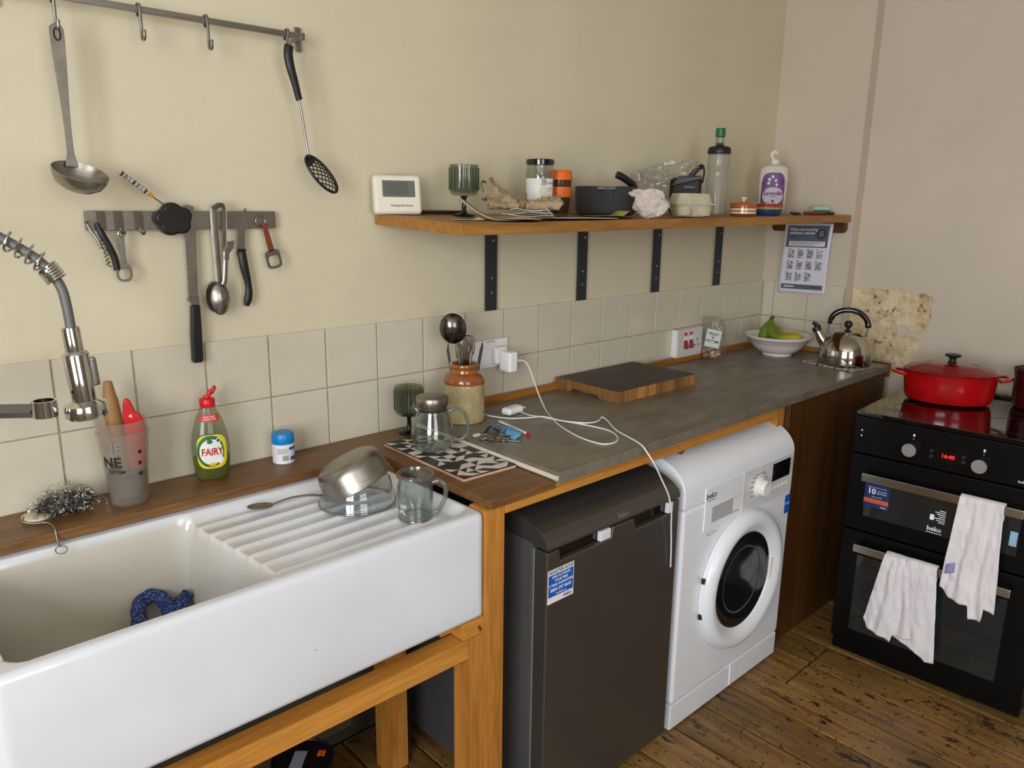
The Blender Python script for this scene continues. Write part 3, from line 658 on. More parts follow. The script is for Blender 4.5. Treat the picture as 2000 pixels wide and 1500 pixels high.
def plate_ring(b, pts_o, pts_i, y0, y1):
    n = len(pts_o)
    g = [[b.bm.verts.new((p[0], y, p[1])) for p in q] for q in (pts_o, pts_i) for y in (y0, y1)]
    for k in range(n):
        j = (k + 1) % n
        b.bm.faces.new((g[0][k], g[0][j], g[2][j], g[2][k])); b.bm.faces.new((g[1][k], g[3][k], g[3][j], g[1][j])); b.bm.faces.new((g[0][k], g[1][k], g[1][j], g[0][j])); b.bm.faces.new((g[2][k], g[2][j], g[3][j], g[3][k]))
    return b
b = B(); torus(b, (.001, 0, -.002), .006, .0018, 'y', 20, 6)
b.prism([(-.0045, -.007), (.0055, -.007), (.0045, -.05), (.006, -.062), (-.0075, -.062), (-.004, -.05)], -.0014, .0014, 'y', .0006, 1)
el = lambda cx, cz, a, c_, n=28, p=2.6: [(cx + a * math.copysign(abs(math.cos(2 * PI * k / n)) ** (2 / p), math.cos(2 * PI * k / n)), cz + c_ * math.copysign(abs(math.sin(2 * PI * k / n)) ** (2 / p), math.sin(2 * PI * k / n))) for k in range(n)]
plate_ring(b, el(-.001, -.080, .0155, .0185), el(-.001, -.083, .0105, .0105), -.0016, .0016); b.ob('opener_body', M_steel, bo)
# black petal-shaped tool on a beaded stick
fw = thing('tea_strainer', 'black petal-shaped strainer on a thin wire with beaded handle', 'strainer', (.250, -.030, 1.461))
b = B(); pet = []
for k in range(60):
    a = 2 * PI * k / 60; r = .029 + .0055 * abs(math.sin(2.5 * a + .4)); pet.append((r * math.cos(a) * 1.12, r * math.sin(a)))
b.prism(pet, -.012, .014, 'y', .006, 3).ob('petal_head', M_black, fw, ang=60)
P0, P1 = V(.012, -.016, .004), V(-.042, -.012, .046); P2 = V(-.098, -.010, .092)
B().tube([P0, P1], .0013, 6).ob('wire', mat('brass_wire', (120, 96, 56), .4, 1), fw)
B().tube([P1, P1 + (P2 - P1) * .16], .0040, 10).ob('ferrule', mat('amber_ferrule', (196, 142, 40), .35), fw)
bh = B().tube([P1 + (P2 - P1) * .15, P2], .0045, 10).ob('beaded_handle', mat('pale_beads', (208, 200, 190), .4, var=.3, vs=120), fw)
for k in range(7):
    p = P1 + (P2 - P1) * (.22 + .12 * k); d = (P2 - P1).normalized() * .0025
    B().tube([p - d, p + d], .0049, 10).ob('bead', mat(('dark_bead', 'lilac_bead', 'green_bead')[k % 3], ((60, 56, 70), (150, 140, 168), (110, 120, 104))[k % 3], .4), bh)
kn = thing('bread_knife', 'long serrated bread knife with black handle held point up', 'knife', (.285, YM, 1.15))
b = B(); zz = .128 + .012
out = [(-.006, .345), (.013, .350), (.0165, .30), (.010, .145), (-.012, .145)]
left = [(-.012 + .0055 * k / 40 + (.0014 if k % 2 else 0), .145 + .2 * k / 40) for k in range(40)]
b.prism([(.0085, .145), (.0165, .305), (.0145, .337), (.004, .341)] + left[::-1], -.0018, .0, 'y').ob('blade', M_steeld, kn, smooth=False)
b = B().prism([(-.012, .146), (-.0145, .142), (-.0135, .137), (-.0085, .134), (-.0075, .127), (.0095, .127), (.0090, .146)], -.0065, .002, 'y', .001, 1).ob('bolster', M_steel, kn)
B().prism([(-.0085, .1268), (.0095, .1268), (.0085, .06), (.0072, .004), (.004, 0), (-.013, 0), (-.0155, .004), (-.0135, .06)], -.010, .006, 'y', .003, 3).ob('handle', M_black, kn)
tn = thing('serving_tongs', 'bent steel spoon tongs hanging over the magnetic strip', 'tongs', (.350, -.024, 1.491))
b = B().tube(bez([(-.008, .006, -.215 + .04), (-.008, .008, -.12), (-.009, .008, -.02), (-.006, .004, -.004), (.004, -.003, .001), (.009, -.008, -.006), (.006, -.010, -.05), (.003, -.011, -.09)], 7), .0075, 10, flat=.22, up=(0, 1, 0)).ob('spring_arm', M_steeld, tn)
B().prism([(.002, -.085), (.008, -.078), (.024, -.076), (.021, -.092), (.010, -.104), (.009, -.118), (-.003, -.118)], -.016, -.0125, 'y', .001, 1).ob('grip_tab', M_steel, tn)
B().tube(bez([(.004, -.013, -.10), (.0, -.0145, -.13), (-.004, -.015, -.16), (-.008, -.014, -.172)], 6), [.0065, .006, .0055] + [.0052] * 15 + [.008], 10, flat=.4, up=(0, 1, 0)).ob('stem', M_steel, tn)
def spoonbowl(c, a, c_, d, tilt=0, n=14):
    def fn(u, v):
        r = v; t = 2 * PI * u
        return (c[0] + a * r * math.cos(t), c[1] - d * (1 - r * r), c[2] + c_ * r * math.sin(t))
    return fn
B().sheet(spoonbowl((-.015, -.008, -.202), .0215, .036, .013), 40, 10, wrap=True).ob('bowl', M_steel, tn, solid=.0014)
B().sheet(spoonbowl((-.022, .004, -.198), .021, .034, -.006), 40, 10, wrap=True).ob('bowl', M_steeld, tn, solid=.0014)
k2 = thing('steak_knife', 'small curved kitchen knife with black contoured handle', 'knife', (.400, YM, 1.385))
B().prism([(-.009, .004), (.0075, .006), (.0095, .040), (.0150, .078), (.0175, .092), (.0145, .101), (.0090, .092), (.0010, .070), (-.0060, .040), (-.0095, .014)], -.0016, 0, 'y').ob('blade', M_steeld, k2, smooth=False)
B().tube(bez([(-.001, -.003, .010), (-.001, -.003, .0), (.002, -.003, -.03), (.008, -.003, -.062), (.009, -.003, -.09), (.001, -.003, -.119)], 6), [.007, .009, .0105, .0115, .010, .009] + [.0092 + .0012 * math.sin(k / 3) for k in range(22)] + [.008, .007, .006], 12, flat=.65, up=(0, 1, 0)).ob('handle', M_black, k2)
B().tube([(-.011, -.003, .004), (-.004, -.003, -.006)], [.004, .007], 8, flat=.7, up=(0, 1, 0)).ob('guard', M_black, k2)
kf = thing('keyring_opener', 'keyring bottle opener with brown leather strap on the strip', 'bottle opener', (.446, -.020, 1.456))
torus(B(), (0, 0, 0), .0115, .0011, 'y', 28, 6).ob('split_ring', M_steel, kf)
B().prism([(.001, -.006), (.012, -.004), (.0285, -.066), (.0145, -.071)], -.004, .0, 'y', .001, 1).ob('leather_strap', mat('brown_leather', (122, 58, 30), .6, var=.12, vs=40), kf)
b = B(); rot = lambda pts, a: [(x * math.cos(a) - y * math.sin(a), x * math.sin(a) + y * math.cos(a)) for x, y in pts]
po = rot(el(0, 0, .0185, .0215, 28, 4), R(12)); pi_ = rot(el(0, -.004, .0125, .0125, 28, 3.4), R(12))
plate_ring(b, [(x + .025, y - .086) for x, y in po], [(x + .025, y - .086) for x, y in pi_], -.004, -.001); b.ob('opener_plate', M_steel, kf)

# ------------------------------------------------------------------ tap
tp = thing('kitchen_tap', 'chrome spring-neck kitchen tap with pull-down spray head', 'tap', (-.42, -.09, .892))
TO = V(-.42, -.09, .892)
def L3(*a): return V(*a) - TO
B().lathe([(0, 0), (.027, 0), (.027, .006), (.022, .010), (.022, .09), (.015, .095), (.015, .40), (0, .40)], 32).ob('riser', M_chrome, tp)
HY = -.36
path = bez([L3(-.42, -.09, 1.29), L3(-.42, -.093, 1.36), L3(-.40, -.12, 1.435), L3(-.33, -.18, 1.482), L3(-.235, -.245, 1.487), L3(-.16, -.29, 1.474), L3(-.115, -.315, 1.446), L3(-.075, -.335, 1.415), L3(-.055, -.345, 1.390), L3(-.044, -.352, 1.364), L3(-.041, -.357, 1.335), L3(-.0395, HY, 1.30)], 10)
B().tube(path, .0075, 12).ob('hose', mat('grey_hose', (96, 98, 94), .45), tp)
def arcpos(path):
    d = [0]
    for a, b_ in zip(path, path[1:]): d.append(d[-1] + (b_ - a).length)
    return d
D = arcpos(path)
def at(sv):
    for k in range(len(D) - 1):
        if D[k + 1] >= sv: t = (sv - D[k]) / (D[k + 1] - D[k]); return path[k].lerp(path[k + 1], t), (path[k + 1] - path[k]).normalized()
    return path[-1], (path[-1] - path[-2]).normalized()
hel = []; send = D[85]; ph = 0; sv = .02
while sv < send:
    c_, t_ = at(sv); n_ = V(0, 0, 1).cross(t_); n_ = n_.normalized() if n_.length > .05 else V(.8, -.6, 0); b_ = t_.cross(n_)
    hel.append(c_ + (n_ * math.cos(ph) + b_ * math.sin(ph)) * .0145); ph += 2 * PI / 14
    pitch = .0165 if sv < send - .024 else .0042
    sv += pitch / 14
B().tube(hel, .0021, 6).ob('spring', M_chrome, tp)
hx_ = Matrix.Translation(L3(-.0405, HY, 1.30)) @ Matrix.Rotation(R(-4), 4, 'Y')
B().lathe([(0, .004), (.0125, .004), (.0135, 0), (.0135, -.034), (.0185, -.038), (.0195, -.040), (.0185, -.110), (.0185, -.116), (.031, -.122), (.0325, -.128), (.0325, -.140), (.029, -.144), (0, -.143)], 40).xf(hx_).ob('spray_head', M_chrome, tp, ang=30)
B().box(-.006, .006, -.005, .006, -.095, -.048, .003).xf(hx_ @ Matrix.Translation((.0205, -.004, 0))).ob('spray_lever', M_steel, tp)
rp = L3(-.088, -.352, 1.178)
B().lathe([(.0145, 0), (.0185, 0), (.0185, .026), (.0145, .026), (.0145, 0)], 32).xf(Matrix.Translation(rp - V(0, 0, .013))).ob('clip_ring', M_chrome, tp)
q = rp - L3(-.42, -.09, 1.178); q.normalize()
B().tube([L3(-.42, -.09, 1.172) , rp - q * .017 - V(0, 0, .004)], .0115, 4, flat=1, up=(0, 0, 1)).ob('clip_arm', mat('satin_chrome', (150, 150, 152), .3, 1), tp)
B().tube([L3(-.42, -.115, .95), L3(-.42, -.17, .965)], .006, 10).ob('mixer_lever', M_chrome, tp)

# ------------------------------------------------------------------ ledge behind the sink
WZ = .8922
pg = thing('sink_plug', 'cream rubber sink plug with bead chain on the ledge', 'plug', (-.070, -.062, WZ))
B().lathe([(0, 0), (.022, 0), (.026, .004), (.026, .008), (.018, .010), (0, .010)], 32).ob('stopper', mat('cream_rubber', (214, 204, 178), .6), pg)
chn = bez([(-.022, 0, .009), (-.026, -.016, .006), (-.012, -.030, .003), (.006, -.038, .003), (.012, -.055, .003), (.012, -.078, .003), (.011, -.092, .002), (.010, -.1015, -.012), (.010, -.1165, -.0195)], 9)
b = B()
for k in range(len(chn)): b.lathe([(0, -.0019), (.0014, -.0013), (.0019, 0), (.0014, .0013), (0, .0019)], 8, tuple(chn[k]))
b.tube(chn, .0005, 4); b.ob('bead_chain', M_steeld, pg)
torus(B(), (0, 0, 0), .0095, .0011, 'z', 24, 6).xf(Matrix.Translation((.010, -.1265, -.0235)) @ Matrix.Rotation(R(28), 4, 'X')).ob('pull_ring', M_steel, pg)
sc = thing('steel_wool', 'tangled steel wool scourer pad on the wooden ledge', 'scourer', (-.018, -.066, WZ))
rs = random.Random(11); b = B()
for k in range(430):
    p = V(rs.gauss(0, .026), rs.gauss(0, .014), .006 + abs(rs.gauss(.016, .012))); d = V(rs.uniform(-1, 1), rs.uniform(-1, 1), rs.uniform(-.6, .6)).normalized(); e = d.orthogonal().normalized(); pts = []
    for q in range(13):
        a = q * .9; pts.append(p + d * (q - 6) * .0022 + (e * math.cos(a) + d.cross(e) * math.sin(a)) * .004)
    for q in pts:
        q.z = max(.001, min(.058 - 9 * q.x * q.x, q.z)); q.y = max(-.035, min(.05, q.y)); q.x = max(-.062, min(.070, q.x))
    b.tube(pts, .00045, 3, cap=False)
o = b.ob('wire_tangle', mat('dark_steel_wire', (176, 172, 166), .3, 1), sc); o['kind'] = 'stuff'
B().blob((0, .004, .02), (.05, .026, .019), 3, .3, 3, 4, True).ob('wire_core', mat('wire_core', (84, 82, 78), .45, .8, var=.5, vs=160, bs=1, bscale=300), sc)
# two nested plastic cups with tools standing in them
CX, CY = .093, -.088
cu = thing('nested_beakers', 'two nested clear plastic shaker cups holding tools', 'cup', (CX, CY, WZ), face(CX, CY))
M_fro = glass('frosted_plastic', (248, 246, 242), .15, (230, 224, 216), .25, 1.3)
B().lathe([(0, .001), (.034, .001), (.0355, .004), (.0475, .150), (.050, .152), (.050, .155), (.0475, .155), (.0340, .006), (0, .005)], 48).ob('outer_cup', M_fro, cu)
B().lathe([(0, .022), (.0335, .022), (.0465, .172), (.0490, .174), (.0490, .178), (.0460, .178), (.0325, .024), (0, .024)], 48).ob('inner_cup', M_fro, cu)
B().lathe([(0, .023), (.0318, .025), (.0365, .068), (.0365, .072), (0, .072)], 40).ob('grey_dregs', glass('grey_water', (90, 104, 114), .85, (70, 84, 94), .2, 1.3), cu)
def cyl(r, a0=0, z0=0, taper=0):
    def w(x, y):
        rr = r + taper * (z0 + y); a = -PI / 2 + a0 + x / rr
        return (rr * math.cos(a), rr * math.sin(a), z0 + y)
    return w
M_pk = mat('black_ink', (26, 26, 28), .6)
text('NE', .030, M_pk, cu, warp=cyl(.0362, -.62, .098, .083), bold=.0008); text('NE', .030, mat('faded_ink', (130, 128, 124), .6), cu, warp=cyl(.0362, -.52, .128, .083), bold=.0006); text('SYSTEM', .0095, M_pk, cu, warp=cyl(.0362, -.45, .078, .083), bold=.0003)
B().sheet(lambda u, v: cyl(.0363, -.62, .0845, .083)((u - .5) * .034, v * .0012), 12, 1).ob('underline', M_pk, cu)
for z in (.070, .093, .116): B().sheet(lambda u, v, z=z: cyl(.0363, .62, z, .083)(.0042 * v * math.cos(2 * PI * u), .0042 * v * math.sin(2 * PI * u)), 18, 2, wrap=True).ob('volume_dot', M_pk, cu)
wt = tag(B().tube(bez([V(CX - .004, CY, .92), V(CX - .006, CY + .006, 1.0), V(CX - .010, CY + .012, 1.06), V(CX - .012, CY + .016, 1.10), V(CX - .013, CY + .018, 1.146)], 6), [.006, .006, .007, .008, .010] + [.0125 + .0035 * math.sin(PI * k / 18) for k in range(15)] + [.0125, .011, .010, .009, .008], 16).ob('wooden_handle', wood('tool_handle_wood', (118, 84, 46), (150, 112, 66), (168, 128, 80), 'Z', .6)), 'tapered wooden tool handle standing up in the plastic cups', 'tool handle')  # wooden handle of a tool, the rest of the tool left out
rdx = thing('red_peeler', 'red folding plastic tool standing in the plastic cups', 'tool', (CX + .022, CY - .006, .93), face(CX, CY))
B().prism([(-.014, 0), (.010, 0), (.018, .075), (.0185, .130), (.013, .146), (.004, .152), (-.004, .178), (-.012, .183), (-.0175, .172), (-.020, .12)], -.006, .006, 'y', .004, 3).ob('red_body', M_red, rdx)
B().lathe([(.002, .002), (.0045, .002), (.005, 0)], 18).xf(Matrix.Translation((.010, -.0062, .128)) @ Matrix.Rotation(R(90), 4, 'X')).ob('rivet', M_chrome, rdx)
B().prism([(-.010, .145), (-.004, .150), (-.003, .141)], -.0064, -.0058, 'y').ob('chip', mat('pale_mark', (238, 190, 180), .5), rdx)
# washing-up liquid
FX, FYY = .279, -.056
fa_ = thing('dish_soap_bottle', 'clear washing-up liquid bottle with red cap and green label', 'bottle', (FX, FYY, WZ), face(FX, FYY, 6))
pf = [(.026, 0), (.034, .002), (.0375, .010), (.0405, .05), (.0410, .075), (.037, .108), (.028, .138), (.0185, .158), (.0160, .164), (.0150, .166)]
B().lathe([(0, 0)] + pf, 48, sy=.62).ob('bottle', glass('clear_pet', (226, 230, 218), .10, (176, 184, 160), .05, 1.45), fa_)
B().lathe([(0, .003)] + [(r - .002, z) for r, z in pf[1:4]] + [(.038, .052), (0, .052)], 48, sy=.60).ob('green_liquid', glass('green_liquid', (214, 208, 100), .5, (158, 156, 40), .1, 1.2), fa_)
B().lathe([(0, .1655), (.0155, .1655), (.0165, .168), (.0165, .182), (.015, .184), (.0075, .186), (.0065, .190), (0, .190)], 32).ob('cap', M_red, fa_)
B().tube([(.001, 0, .186), (.006, 0, .196), (.011, 0, .200)], [.004, .006, .005], 10).ob('cap_spout', M_red, fa_)
B().lathe([(0, .003), (.0105, .003), (.0115, .0), (.0105, -.003), (0, -.003)], 24, sx=.9).xf(Matrix.Translation((.014, 0, .2015)) @ Matrix.Rotation(R(-60), 4, 'Y')).ob('flip_lid', M_red, fa_)
def fairw(z0, off=0.):
    def w(x, y):
        z = z0 + y; r = .0405
        for (r0, a), (r1, b_) in zip(pf, pf[1:]):
            if a <= z <= b_: r = r0 + (r1 - r0) * (z - a) / (b_ - a)
        r += off; x = max(-r * .97, min(r * .97, x))
        return (x, -.62 * math.sqrt(max(0, r * r - x * x)) - off * .5, z)
    return w
def label_disc(name, m, cx, cz, a, c_, off, par, p=2., fw=None, n=40):
    w = fw(cz, off)
    def fn(u, v):
        t = 2 * PI * u; co, si = math.cos(t), math.sin(t)
        return w(cx + a * v * math.copysign(abs(co) ** (2 / p), co), c_ * v * math.copysign(abs(si) ** (2 / p), si))
    return B().sheet(fn, n, 8, wrap=True).ob(name, m, par)
lb = label_disc('label', mat('label_yellow', (226, 210, 40), .45), .000, .067, .0310, .0385, .0006, fa_, 3.6, fairw)
label_disc('label_green', mat('label_green', (24, 104, 48), .45), -.003, .068, .0278, .0358, .0010, lb, 2.2, fairw); label_disc('label_white', mat('label_white', (236, 236, 230), .45), -.002, .067, .0243, .0290, .0014, lb, 2.1, fairw)
label_disc('leaf', MC['label_green'], -.004, .091, .006, .005, .0018, lb, 2, fairw); label_disc('blossom', mat('blossom_white', (244, 244, 240), .5), .016, .047, .007, .008, .0018, lb, 2, fairw); label_disc('lemon', mat('lemon_gold', (222, 178, 30), .5), -.001, .038, .008, .004, .0018, lb, 2, fairw); label_disc('emblem', MC['blossom_white'], .014, .092, .006, .005, .0018, lb, 2, fairw); label_disc('emblem', MC['label_green'], .014, .092, .004, .0034, .0020, lb, 2, fairw)
text('FAIRY', .0225, mat('fairy_red', (196, 26, 34), .5), lb, warp=fairw(.067, .0020), bold=.0006, sx=.78)
rb = B().sheet(lambda u, v: fairw(.142, .0006)((u - .5) * .040, (v - .5) * .014), 16, 4).ob('neck_label', mat('neck_label_red', (204, 48, 40), .5), fa_); text('ANTI-DRIP\nCLEAN CAP', .0052, M_wink, rb, warp=fairw(.142, .0010))
# small white pot with blue lid
pb = thing('tablet_pot', 'small white plastic pot with a bright blue screw lid', 'pot', (.449, -.060, WZ), face(.449, -.06, 10))
B().lathe([(0, 0), (.0235, 0), (.0255, .002), (.0255, .044), (.022, .048), (0, .048)], 40).ob('pot', M_whitep, pb)
B().lathe([(0, .0482), (.0255, .0482), (.0265, .050), (.0262, .068), (.0235, .0735), (0, .0745)], 40).ob('lid', mat('bright_blue_plastic', (0, 132, 204), .35), pb)
lb = B().sheet(lambda u, v: cyl(.0259, (u - .5) * 2.6, .006 + .036 * v)(0, 0), 30, 2).ob('wrap_label', mat('label_pale', (226, 226, 226), .6), pb)
for k in range(9): B().sheet(lambda u, v, k=k: cyl(.0261, -.28 + .062 * k + (.018 + .012 * (k % 3)) * u, .009 + .013 * v)(0, 0), 2, 1).ob('barcode_line', M_pk, lb)
for a0, a1, z0, z1 in ((.45, 1.2, .008, .018), (.35, 1.2, .034, .041)): B().sheet(lambda u, v: cyl(.0261, a0 + (a1 - a0) * u, z0 + (z1 - z0) * v)(0, 0), 8, 1).ob('blue_print', mat('label_blue', (40, 92, 176), .6), lb)
for k in range(4): B().sheet(lambda u, v, k=k: cyl(.0261, -.75 + .95 * u, .0265 + .0032 * k + .0012 * v)(0, 0), 8, 1).ob('small_print', MC['soft_grey_ink'], lb)

# ------------------------------------------------------------------ on the drainer
DZ = .8555
gb = thing('glass_mixing_bowl', 'clear glass bowl upside down on the sink drainer', 'bowl', (.490, -.320, DZ + .001))
B().lathe([(.083, 0), (.084, .003), (.081, .008), (.079, .030), (.0735, .052), (.062, .066), (.045, .072), (0, .073)], 56).ob('bowl_shell', glass('clear_glass', (238, 242, 241), .03, (235, 238, 238), rough=.015, refl=1.8), gb)
torus(B(), (0, 0, .003), .0825, .0026, 'z', 64, 8).ob('rolled_rim', glass('clear_glass_thick', (206, 210, 208), .16, (214, 216, 214), .03, refl=1.8), gb)
vr = V(.732, -.681, 0)
sp_ = thing('steel_bowl', 'brushed steel bowl upside down, tilted over the glass bowl', 'bowl', (.490, -.322, DZ + .050))
sp_.rotation_mode = 'QUATERNION'
ax = V(0, 0, 1).cross(vr); sp_.rotation_quaternion = Matrix.Rotation(R(-26), 4, ax).to_quaternion()
b = B().lathe([(r * .95, z * .95) for r, z in [(.0835, -.004), (.0845, -.002), (.0835, .001), (.0815, .004), (.079, .036), (.072, .052), (.058, .060), (0, .061), (0, .059), (.057, .058), (.070, .050), (.0772, .036), (.0795, .004), (.0835, -.004)]], 64)
b.ob('bowl_shell', M_steel, sp_)
spn = thing('dessert_spoon', 'steel spoon lying face up on the drainer ridges', 'spoon', (.311, -.222, DZ))
dv = V(.115, -.060, 0).normalized(); dn = V(-dv.y, dv.x, 0)
B().sheet(lambda u, v: V(0, 0, .010) + dv * (.027 * v * math.cos(2 * PI * u)) + dn * (.0175 * v * math.sin(2 * PI * u)) - V(0, 0, .0075 * (1 - v * v)), 36, 8, wrap=True).ob('bowl', M_steeld, spn, solid=.0014)
B().tube(bez([dv * .025 + V(0, 0, .0105), dv * .045 + V(0, 0, .018), dv * .075 + V(0, 0, .024), dv * .11 + V(0, 0, .024), dv * .150 + V(0, 0, .017)], 6), [.006] + [.0042] * 16 + [.0055] * 8, 10, flat=.35, up=(0, 0, 1)).ob('handle', M_steeld, spn)
mg = thing('glass_mug', 'clear glass handled mug standing on the sink drainer', 'mug', (.536, -.474, DZ), R(-43))
M_clear = MC['clear_glass']
B().lathe([(0, .004), (.033, .004), (.034, .001), (.0365, .004), (.0370, .075), (.0340, .084), (.0345, .090), (.0375, .092), (.0385, .096), (.0375, .101), (.0355, .101), (.0325, .090), (.0325, .080), (.0345, .073), (.0340, .009), (0, .008)], 48).ob('mug_body', M_clear, mg)
B().tube(bez([(.036, 0, .080), (.050, 0, .083), (.062, 0, .073), (.063, 0, .050), (.055, 0, .030), (.046, 0, .016), (.040, 0, .014)], 7), .0050, 12).ob('handle', MC['clear_glass_thick'], mg)
B().lathe([(.0389, .0955), (.0380, .0995), (.0372, .1012)], 40, a0=R(100), a1=R(255)).ob('red_residue', glass('pinkish_residue', (224, 170, 156), .35, (196, 120, 104), .3), mg)
torus(B(), (0, 0, .0965), .0372, .0024, 'z', 48, 8).ob('rolled_rim', MC['clear_glass_thick'], mg); torus(B(), (0, 0, .004), .0345, .0026, 'z', 48, 8).ob('foot_ring', MC['clear_glass_thick'], mg)
text('500\nML', .013, mat('embossed_glass', (236, 234, 228), .2), mg, warp=cyl(.0374, R(-38), .030))

# ------------------------------------------------------------------ cloth in the sink
cl = thing('dish_cloth', 'blue knitted dish cloth crumpled in the sink basin', 'cloth', (.098, -.232, .663))
m, nt, N, L, b = newmat('blue_knit'); v = coords(N, L); w = N.new('ShaderNodeTexVoronoi'); w.inputs['Scale'].default_value = 190; L.new(v, w.inputs['Vector'])
L.new(ramp(N, L, w.outputs[0], [(.05, (150, 166, 206)), (.30, (66, 88, 146)), (.7, (34, 48, 92))]), b.inputs['Base Color']); b.inputs['Roughness'].default_value = .95; bump(N, L, b, w.outputs[0], .9, .004)
def fold(name, pts, r, seed):
    bb = B().tube(bez(pts, 8), r, 20, up=(0, 0, 1))
    for vv in bb.bm.verts: q = vv.co * 60 + V(seed, 0, 0); vv.co += V(noise.noise(q), noise.noise(q + V(9, 0, 0)), noise.noise(q + V(0, 9, 0))) * .0045; vv.co.z = max(.001, vv.co.z)
    bb.ob(name, m, cl)
fold('knit_fold', [(-.056, -.030, .016), (-.052, .0, .034), (-.040, .026, .058), (-.016, .034, .064), (.002, .018, .054), (.004, -.008, .034), (-.006, -.030, .018)], .0145, 1)
fold('knit_fold', [(.004, -.030, .016), (.020, -.014, .030), (.034, .004, .044), (.048, .014, .056)], [.019] * 13 + [.016] * 6 + [.012] * 6, 2)
fold('knit_fold', [(-.040, -.042, .012), (-.010, -.046, .014), (.022, -.040, .014), (.046, -.026, .016)], .013, 3)
# ------------------------------------------------------------------ wooden worktop beside the sink
CTZ = .9122
tv = thing('patterned_trivet', 'black and white geometric cork-backed trivet under the teapot', 'trivet', (.7665, -.290, WZ), R(-2))
tw, tl = .157, .335
box('cork_back', mat('pinkish_edge', (206, 164, 140), .7), -tw / 2, tw / 2, -tl / 2, tl / 2, 0, .007, tv, bev=.002)
box('black_face', mat('trivet_black', (30, 28, 28), .35), -tw / 2 + .001, tw / 2 - .001, -tl / 2 + .001, tl / 2 - .001, .0071, .0092, tv, bev=.0006)
b = B(); rr_ = random.Random(5)
nx, ny = 6, 13
for i in range(nx):
    for j in range(ny):
        x0, y0 = -tw / 2 + .002 + (tw - .004) * i / nx, -tl / 2 + .002 + (tl - .004) * j / ny; dx, dy = (tw - .004) / nx, (tl - .004) / ny
        c4 = [(x0, y0), (x0 + dx, y0), (x0 + dx, y0 + dy), (x0, y0 + dy)]; k = rr_.random()
        if k < .28: continue
        q = c4 if k < .40 else [p for n_, p in enumerate(c4) if n_ != rr_.randrange(4) or True][:4]
        if k >= .40: drop = rr_.randrange(4); q = [p for n_, p in enumerate(c4) if n_ != drop]
        b.bm.faces.new([b.bm.verts.new((x, y, .0095)) for x, y in q])
b.ob('white_shapes', mat('trivet_white', (226, 222, 216), .4), tv, smooth=False)
TPX, TPY = .762, -.236
tpo = thing('glass_teapot', 'clear glass teapot with steel lid on the patterned trivet', 'teapot', (TPX, TPY, WZ + .0097), R(-38))
M_tea = glass('teapot_glass', (240, 243, 240), .02, (240, 240, 240), rough=.015, refl=1.6)
tpro = [(0, .001), (.040, .001), (.047, .005), (.0535, .022), (.0545, .038), (.050, .062), (.0425, .085), (.0375, .100), (.0385, .112)]
B().lathe(tpro + [(.0365, .112), (.0355, .100), (.0405, .085), (.048, .062), (.0525, .038), (.0515, .023), (.046, .007), (.039, .0035), (0, .0035)], 56).ob('pot_body', M_tea, tpo)
B().lathe([(0, .104), (.034, .104), (.0352, .106), (.0352, .110), (.039, .1125), (.0405, .118), (.0405, .132), (.039, .1345), (.030, .1365), (0, .137)], 48).ob('lid', mat('teapot_lid_steel', (150, 140, 130), .35, 1, var=.1), tpo)
B().lathe([(.0354, .100), (.0372, .1005), (.0372, .1045), (.0354, .105)], 48).ob('seal_ring', M_black, tpo)
B().tube(bez([(.040, 0, .096), (.058, 0, .102), (.076, 0, .096), (.087, 0, .070), (.087, 0, .042), (.074, 0, .024), (.051, 0, .022)], 8), .0046, 12).ob('handle', MC['clear_glass_thick'], tpo)
B().tube(bez([(-.036, 0, .100), (-.045, 0, .108), (-.050, 0, .113)], 5), [.012, .0115, .011, .010, .010, .009, .008, .0075, .007, .006, .005], 14, cap=False).ob('spout', M_tea, tpo)
def goblet(x, y, z, label, rr=.0385, hh=.130):
    g_ = thing('ribbed_goblet', label, 'glass', (x, y, z), 0)
    M_gg = glass('smoky_green_glass', (222, 226, 220), .05, (118, 124, 114), .04, 1.5)
    bb = B(); prof = [(.029, .052), (.0345, .056), (rr, .068), (rr, hh - .002), (rr - .001, hh), (rr - .0025, hh - .002), (rr - .003, .069), (.032, .060), (0, .057)]
    bb.lathe([(0, .0515)] + prof, 96)
    for vv in bb.bm.verts:
        r_ = math.hypot(vv.co.x, vv.co.y)
        if r_ > .030 and .060 < vv.co.z < hh - .006: k = 1 + .022 * math.cos(math.atan2(vv.co.y, vv.co.x) * 24); vv.co.x *= k; vv.co.y *= k
    cp = bb.ob('ribbed_cup', M_gg, g_, ang=20)
    for k in range(24):
        a = 2 * PI * k / 24; B().tube([(rr * 1.022 * math.cos(a), rr * 1.022 * math.sin(a), .066), (rr * 1.022 * math.cos(a), rr * 1.022 * math.sin(a), hh - .008)], .0010, 5).ob('rib', glass('rib_glass', (216, 221, 214), .08, (118, 124, 114), .04), cp)
    B().lathe([(0, 0), (.028, 0), (.029, .002), (.027, .004), (.010, .008), (.0060, .014), (.0058, .044), (.010, .050), (.020, .0512), (0, .0512)], 40).ob('stem', glass('dark_green_stem', (104, 118, 112), .4, (44, 56, 52), .04), g_)
    return g_
goblet(.813, -.064, WZ, 'smoky green ribbed goblet behind the glass teapot')
